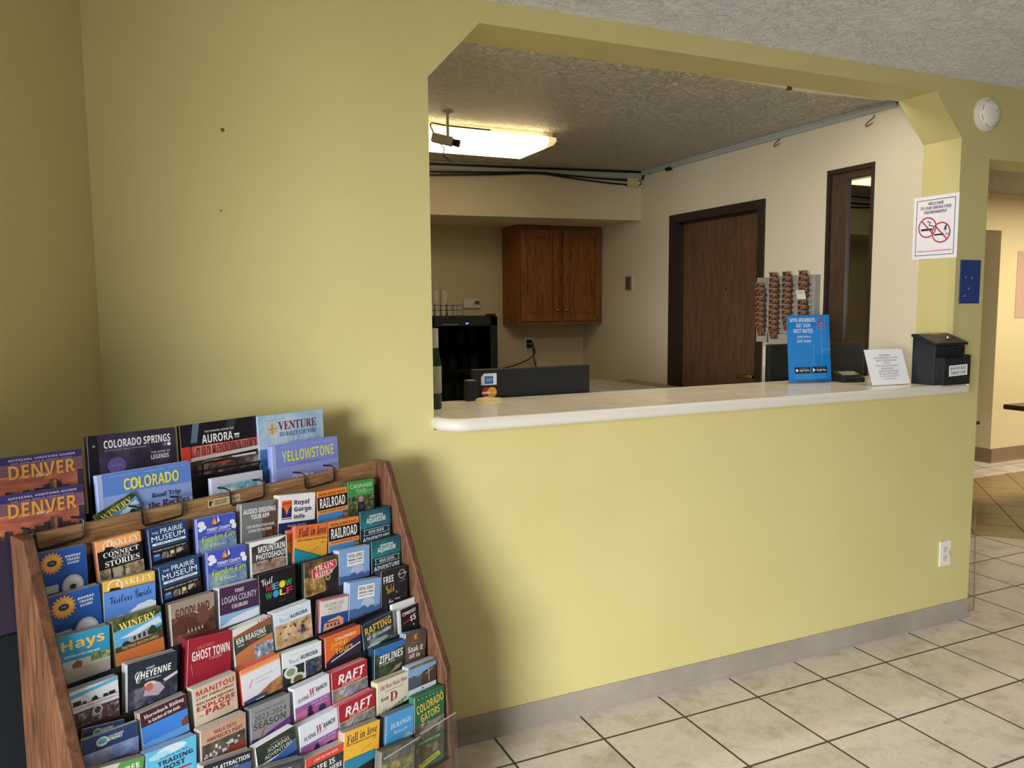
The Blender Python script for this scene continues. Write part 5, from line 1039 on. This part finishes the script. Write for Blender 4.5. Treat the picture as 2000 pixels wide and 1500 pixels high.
def m_denver(A):
    A.rect(0, 0, 1, .13, '#3a3466'); A.rect(0, .12, 1, .36, '#7a5566'); A.rect(0, .30, 1, 1.3, pic('#8a4a4c', '#b8694e', '#d89a74', 9, 5)); A.text('OFFICIAL VISITORS GUIDE', .30, .045, .93, .075, '#c8c4dc')
    A.text('TO THE MILE HIGH CITY', .32, .10, .9, .12, '#a890a8'); A.text('DENVER', .30, .15, .93, .36, '#7a4a28'); A.text('DENVER', .294, .142, .924, .352, '#d89c4c'); A.text('City', .54, .31, .66, .37, '#f0e4d4', 'c', 6)
    rg = random.Random(5); x = 0
    while x < 1:
        w = rg.uniform(.03, .06); hh = rg.uniform(.02, .10)+(.1 if .55 < x < .75 else 0); A.rect(x, .62-hh, x+w, .70, ('#3c3440', '#4a3c46')[rg.random() < .5]); A.k -= 1; x += w*.9
    A.k += 1; A.rect(.665, .42, .73, .66, '#6a4a40'); A.rect(.70, .44, .73, .66, '#a8724c'); A.rect(.94, .32, 1, .66, '#3e3848'); A.rect(0, .66, 1, 3, '#352f42')
def m_springs(A):
    A.rect(0, 0, 1, 1.4, pic('#231e2c', '#352c40', '#4a3f58', 12)); A.text('COLORADO SPRINGS', .17, .09, .93, .21, '#f0eef2'); A.text('& THE PIKES PEAK WONDERS', .18, .235, .64, .255, '#b8b4c0', 'n'); A.disc(.86, .25, .022, '#5a80b0'); A.disc(.91, .25, .022, '#e8e8ee'); A.disc(.30, .48, .105, '#6a5a9a', .09); A.text('MAP INSIDE', .24, .46, .36, .49, '#9a90c0', 'n'); A.text('THE STUFF OF', .69, .34, .92, .37, '#dcd8e0'); A.text('LEGENDS', .69, .39, .90, .46, '#eceaee'); A.rect(0, 0, .10, 1.4, '#1c1a26'); A.text('24', .045, .14, .075, .17, '#c8c8d0')
def m_colorado(A):
    A.rect(0, 0, 1, .3, '#5c84d0'); A.rect(0, .28, 1, .5, '#8aa4dc'); A.rect(0, .48, 1, 1.4, '#b4b8dc'); A.rect(0, 0, .05, 1.4, '#9cb4e0'); A.text("A Visitor's Companion", .12, .035, .40, .05, '#c8d8f0', 'n'); A.text('Plus Scenic Drives', .48, .035, .70, .05, '#c8d8f0', 'n'); A.text('Where to Stay', .76, .035, .94, .05, '#c8d8f0', 'n')
    A.text('COLORADO', .26, .09, .86, .24, '#d4d860'); A.text('COLORADO', .265, .095, .855, .235, '#dfe070', 'n'); A.text('NATIONAL PARK JOURNAL', .40, .265, .74, .285, '#dde4f4', 'n'); A.text('Road Trip', .54, .34, .86, .42, '#2f3866', 's'); A.text('the Rockies', .50, .45, .96, .53, '#2f3866', 's'); A.ridge(0, 1, .62, .02, 1.4, '#7a84b0', 4)
def m_aurora(A):
    A.rect(0, 0, 1, 1.4, '#191720'); A.poly([(.16, 0), (.24, 0), (.2, .26), (.12, .26)], '#5a7484'); A.poly([(.60, 0), (.72, 0), (.66, .2), (.58, .2)], '#343840'); A.text('THE OFFICIAL GUIDE FOR', .30, .115, .68, .14, '#d8d8dc'); A.text('AURORA', .26, .17, .66, .29, '#f2f0f0'); A.rect(.68, .21, .75, .235, '#f0f0f0'); A.text('CO', .685, .245, .745, .275, '#f0f0f0')
    A.rect(0, .31, 1, .47, pic('#8a3a34', '#c8584a', '#e09484', 14)); 
    for k in range(12): A.rect(.18+k*.066, .33, .225+k*.066, .44, '#7a3430'); A.k -= 1; A.rect(.192+k*.066, .345, .213+k*.066, .43, '#d8a098')
    A.poly([(0, .47), (1, .43), (1, .48), (0, .52)], '#d8d0cc'); A.rect(.0, .52, 1, .72, pic('#241c1c', '#6a5048', '#c8b8b0', 16)); A.rect(.36, .54, .60, .60, '#d0623c'); A.rect(.62, .52, .95, .55, '#e4dcd8'); A.rect(0, .72, 1, 1.4, '#2a2426'); A.poly([(0, .3), (.10, .3), (.10, .5), (0, .52)], '#c83c30')
def m_venture(A):
    A.rect(0, 0, 1, 1.4, pic('#7aa4cc', '#a4c4e0', '#d0e0ee', 8)); A.text('DISCOVER MORE', .10, .06, .4, .075, '#7a94b0', 'n'); A.disc(.20, .18, .085, '#d8c49a', .075); A.disc(.20, .18, .06, '#b4cce4', .052); A.rect(.185, .12, .215, .24, '#c89a50'); A.rect(.14, .17, .26, .19, '#c89a50')
    A.text('VENTURE', .29, .10, .88, .21, '#7a2838', 's'); A.text('TO RALLY COUNTRY', .30, .23, .88, .29, '#5a7ca8', 's'); A.text('Old Western Heritage Tips', .18, .305, .88, .38, '#f2f6fa', 'c'); A.rect(0, .42, 1, 1.4, '#4f88bc')
def m_manitou(A):
    A.rect(0, 0, 1, 1.4, '#c9ccdc'); A.rect(.14, .16, .88, .50, pic('#3c8ca8', '#6fb4c8', '#bcd8e0', 12)); A.text('Manitou', .28, .22, .86, .44, '#f2f6f8', 'c', 2); A.rect(0, .54, 1, 1.4, '#b4bccc')
def m_yellow(A):
    A.rect(0, 0, 1, 1.4, '#7f8fd8'); A.rect(0, .3, 1, 1.4, '#97a0de'); A.rect(0, 0, .05, 1.4, '#a8b8ea'); A.text('2024 Edition   Trails   Wildlife   Lodging', .12, .03, .92, .045, '#c0ccf0', 'n'); A.text('YELLOWSTONE', .14, .09, .93, .23, '#dfe070'); A.text('NATIONAL PARK JOURNAL', .36, .265, .72, .285, '#5a64a8', 'n'); A.text('On the Road in', .28, .36, .54, .40, '#d8dcf4', 's'); A.text('2024', .28, .42, .60, .53, '#dfe2f4', 's')
    A.poly([(.52, .66), (.62, .50), (.68, .46), (.74, .52), (.82, .42), (.90, .40), (1, .50), (1, .7), (.52, .7)], '#c88a94'); A.poly([(.6, .54), (.68, .46), (.72, .52)], '#e0a8a0'); A.poly([(.8, .46), (.88, .40), (.93, .47)], '#e0a8a0'); A.ridge(0, 1, .60, .03, 1.4, '#5c5c84', 7)
MG = [('back Denver visitors guide magazine with sunset skyline at far left', -.376, -.2405, 1.178, .206, -.9, m_denver, .006, '#3a3450', '#6a5a70', -.022),
      ('front Denver visitors guide magazine with sunset skyline at far left', -.400, -.186, 1.111, .206, -1.3, m_denver, .012, '#3a3450', '#6a5a70', -.022),
      ('dark purple Colorado Springs magazine pile in the back tier', -.180, -.2405, 1.198, .204, -1.2, m_springs, .016, '#1c1a26', '#3c3a50', 0),
      ('blue Colorado road trip magazine pile with yellow title', -.183, -.1865, 1.120, .215, -.3, m_colorado, .016, '#8ca8e0', '#b8c8ec', 0),
      ('black Aurora official guide magazine pile with red skyline', .041, -.2435, 1.197, .214, .1, m_aurora, .014, '#1c1a20', '#b04038', 0),
      ('pale blue magazine pile with dark red serif title at the right of the back tier', .253, -.236, 1.194, .212, -.8, m_venture, .014, '#9cb8d4', '#c8d8e8', 0),
      ('small white magazine pile with teal script title behind the rail', .047, -.182, 1.066, .142, -1.2, m_manitou, .016, '#b4bcd8', '#d0d6ea', 0),
      ('lavender Yellowstone magazine pile with yellow title', .260, -.1867, 1.119, .216, -.7, m_yellow, .018, '#8c9ce0', '#b4c0f0', 0)]
for lab, a, d, z, w, roll, fn, t, e1, e2, dx in MG:
    h = z-(.907 if d < -.21 else .837)
    stack('magazine_stack', 'magazines', 'magazines behind the oak rack', lab, a+dx, d, z, w, h, roll, fn, t, e1, e2, R(3))
stack('loose_brochure', 'brochure', None, 'winery brochure tilted in front of the blue road trip magazines', -.262, -.178, 1.056, .097, .11, 22.1, c_wine, .003, '#6a6a48', '#a89a60', R(3))
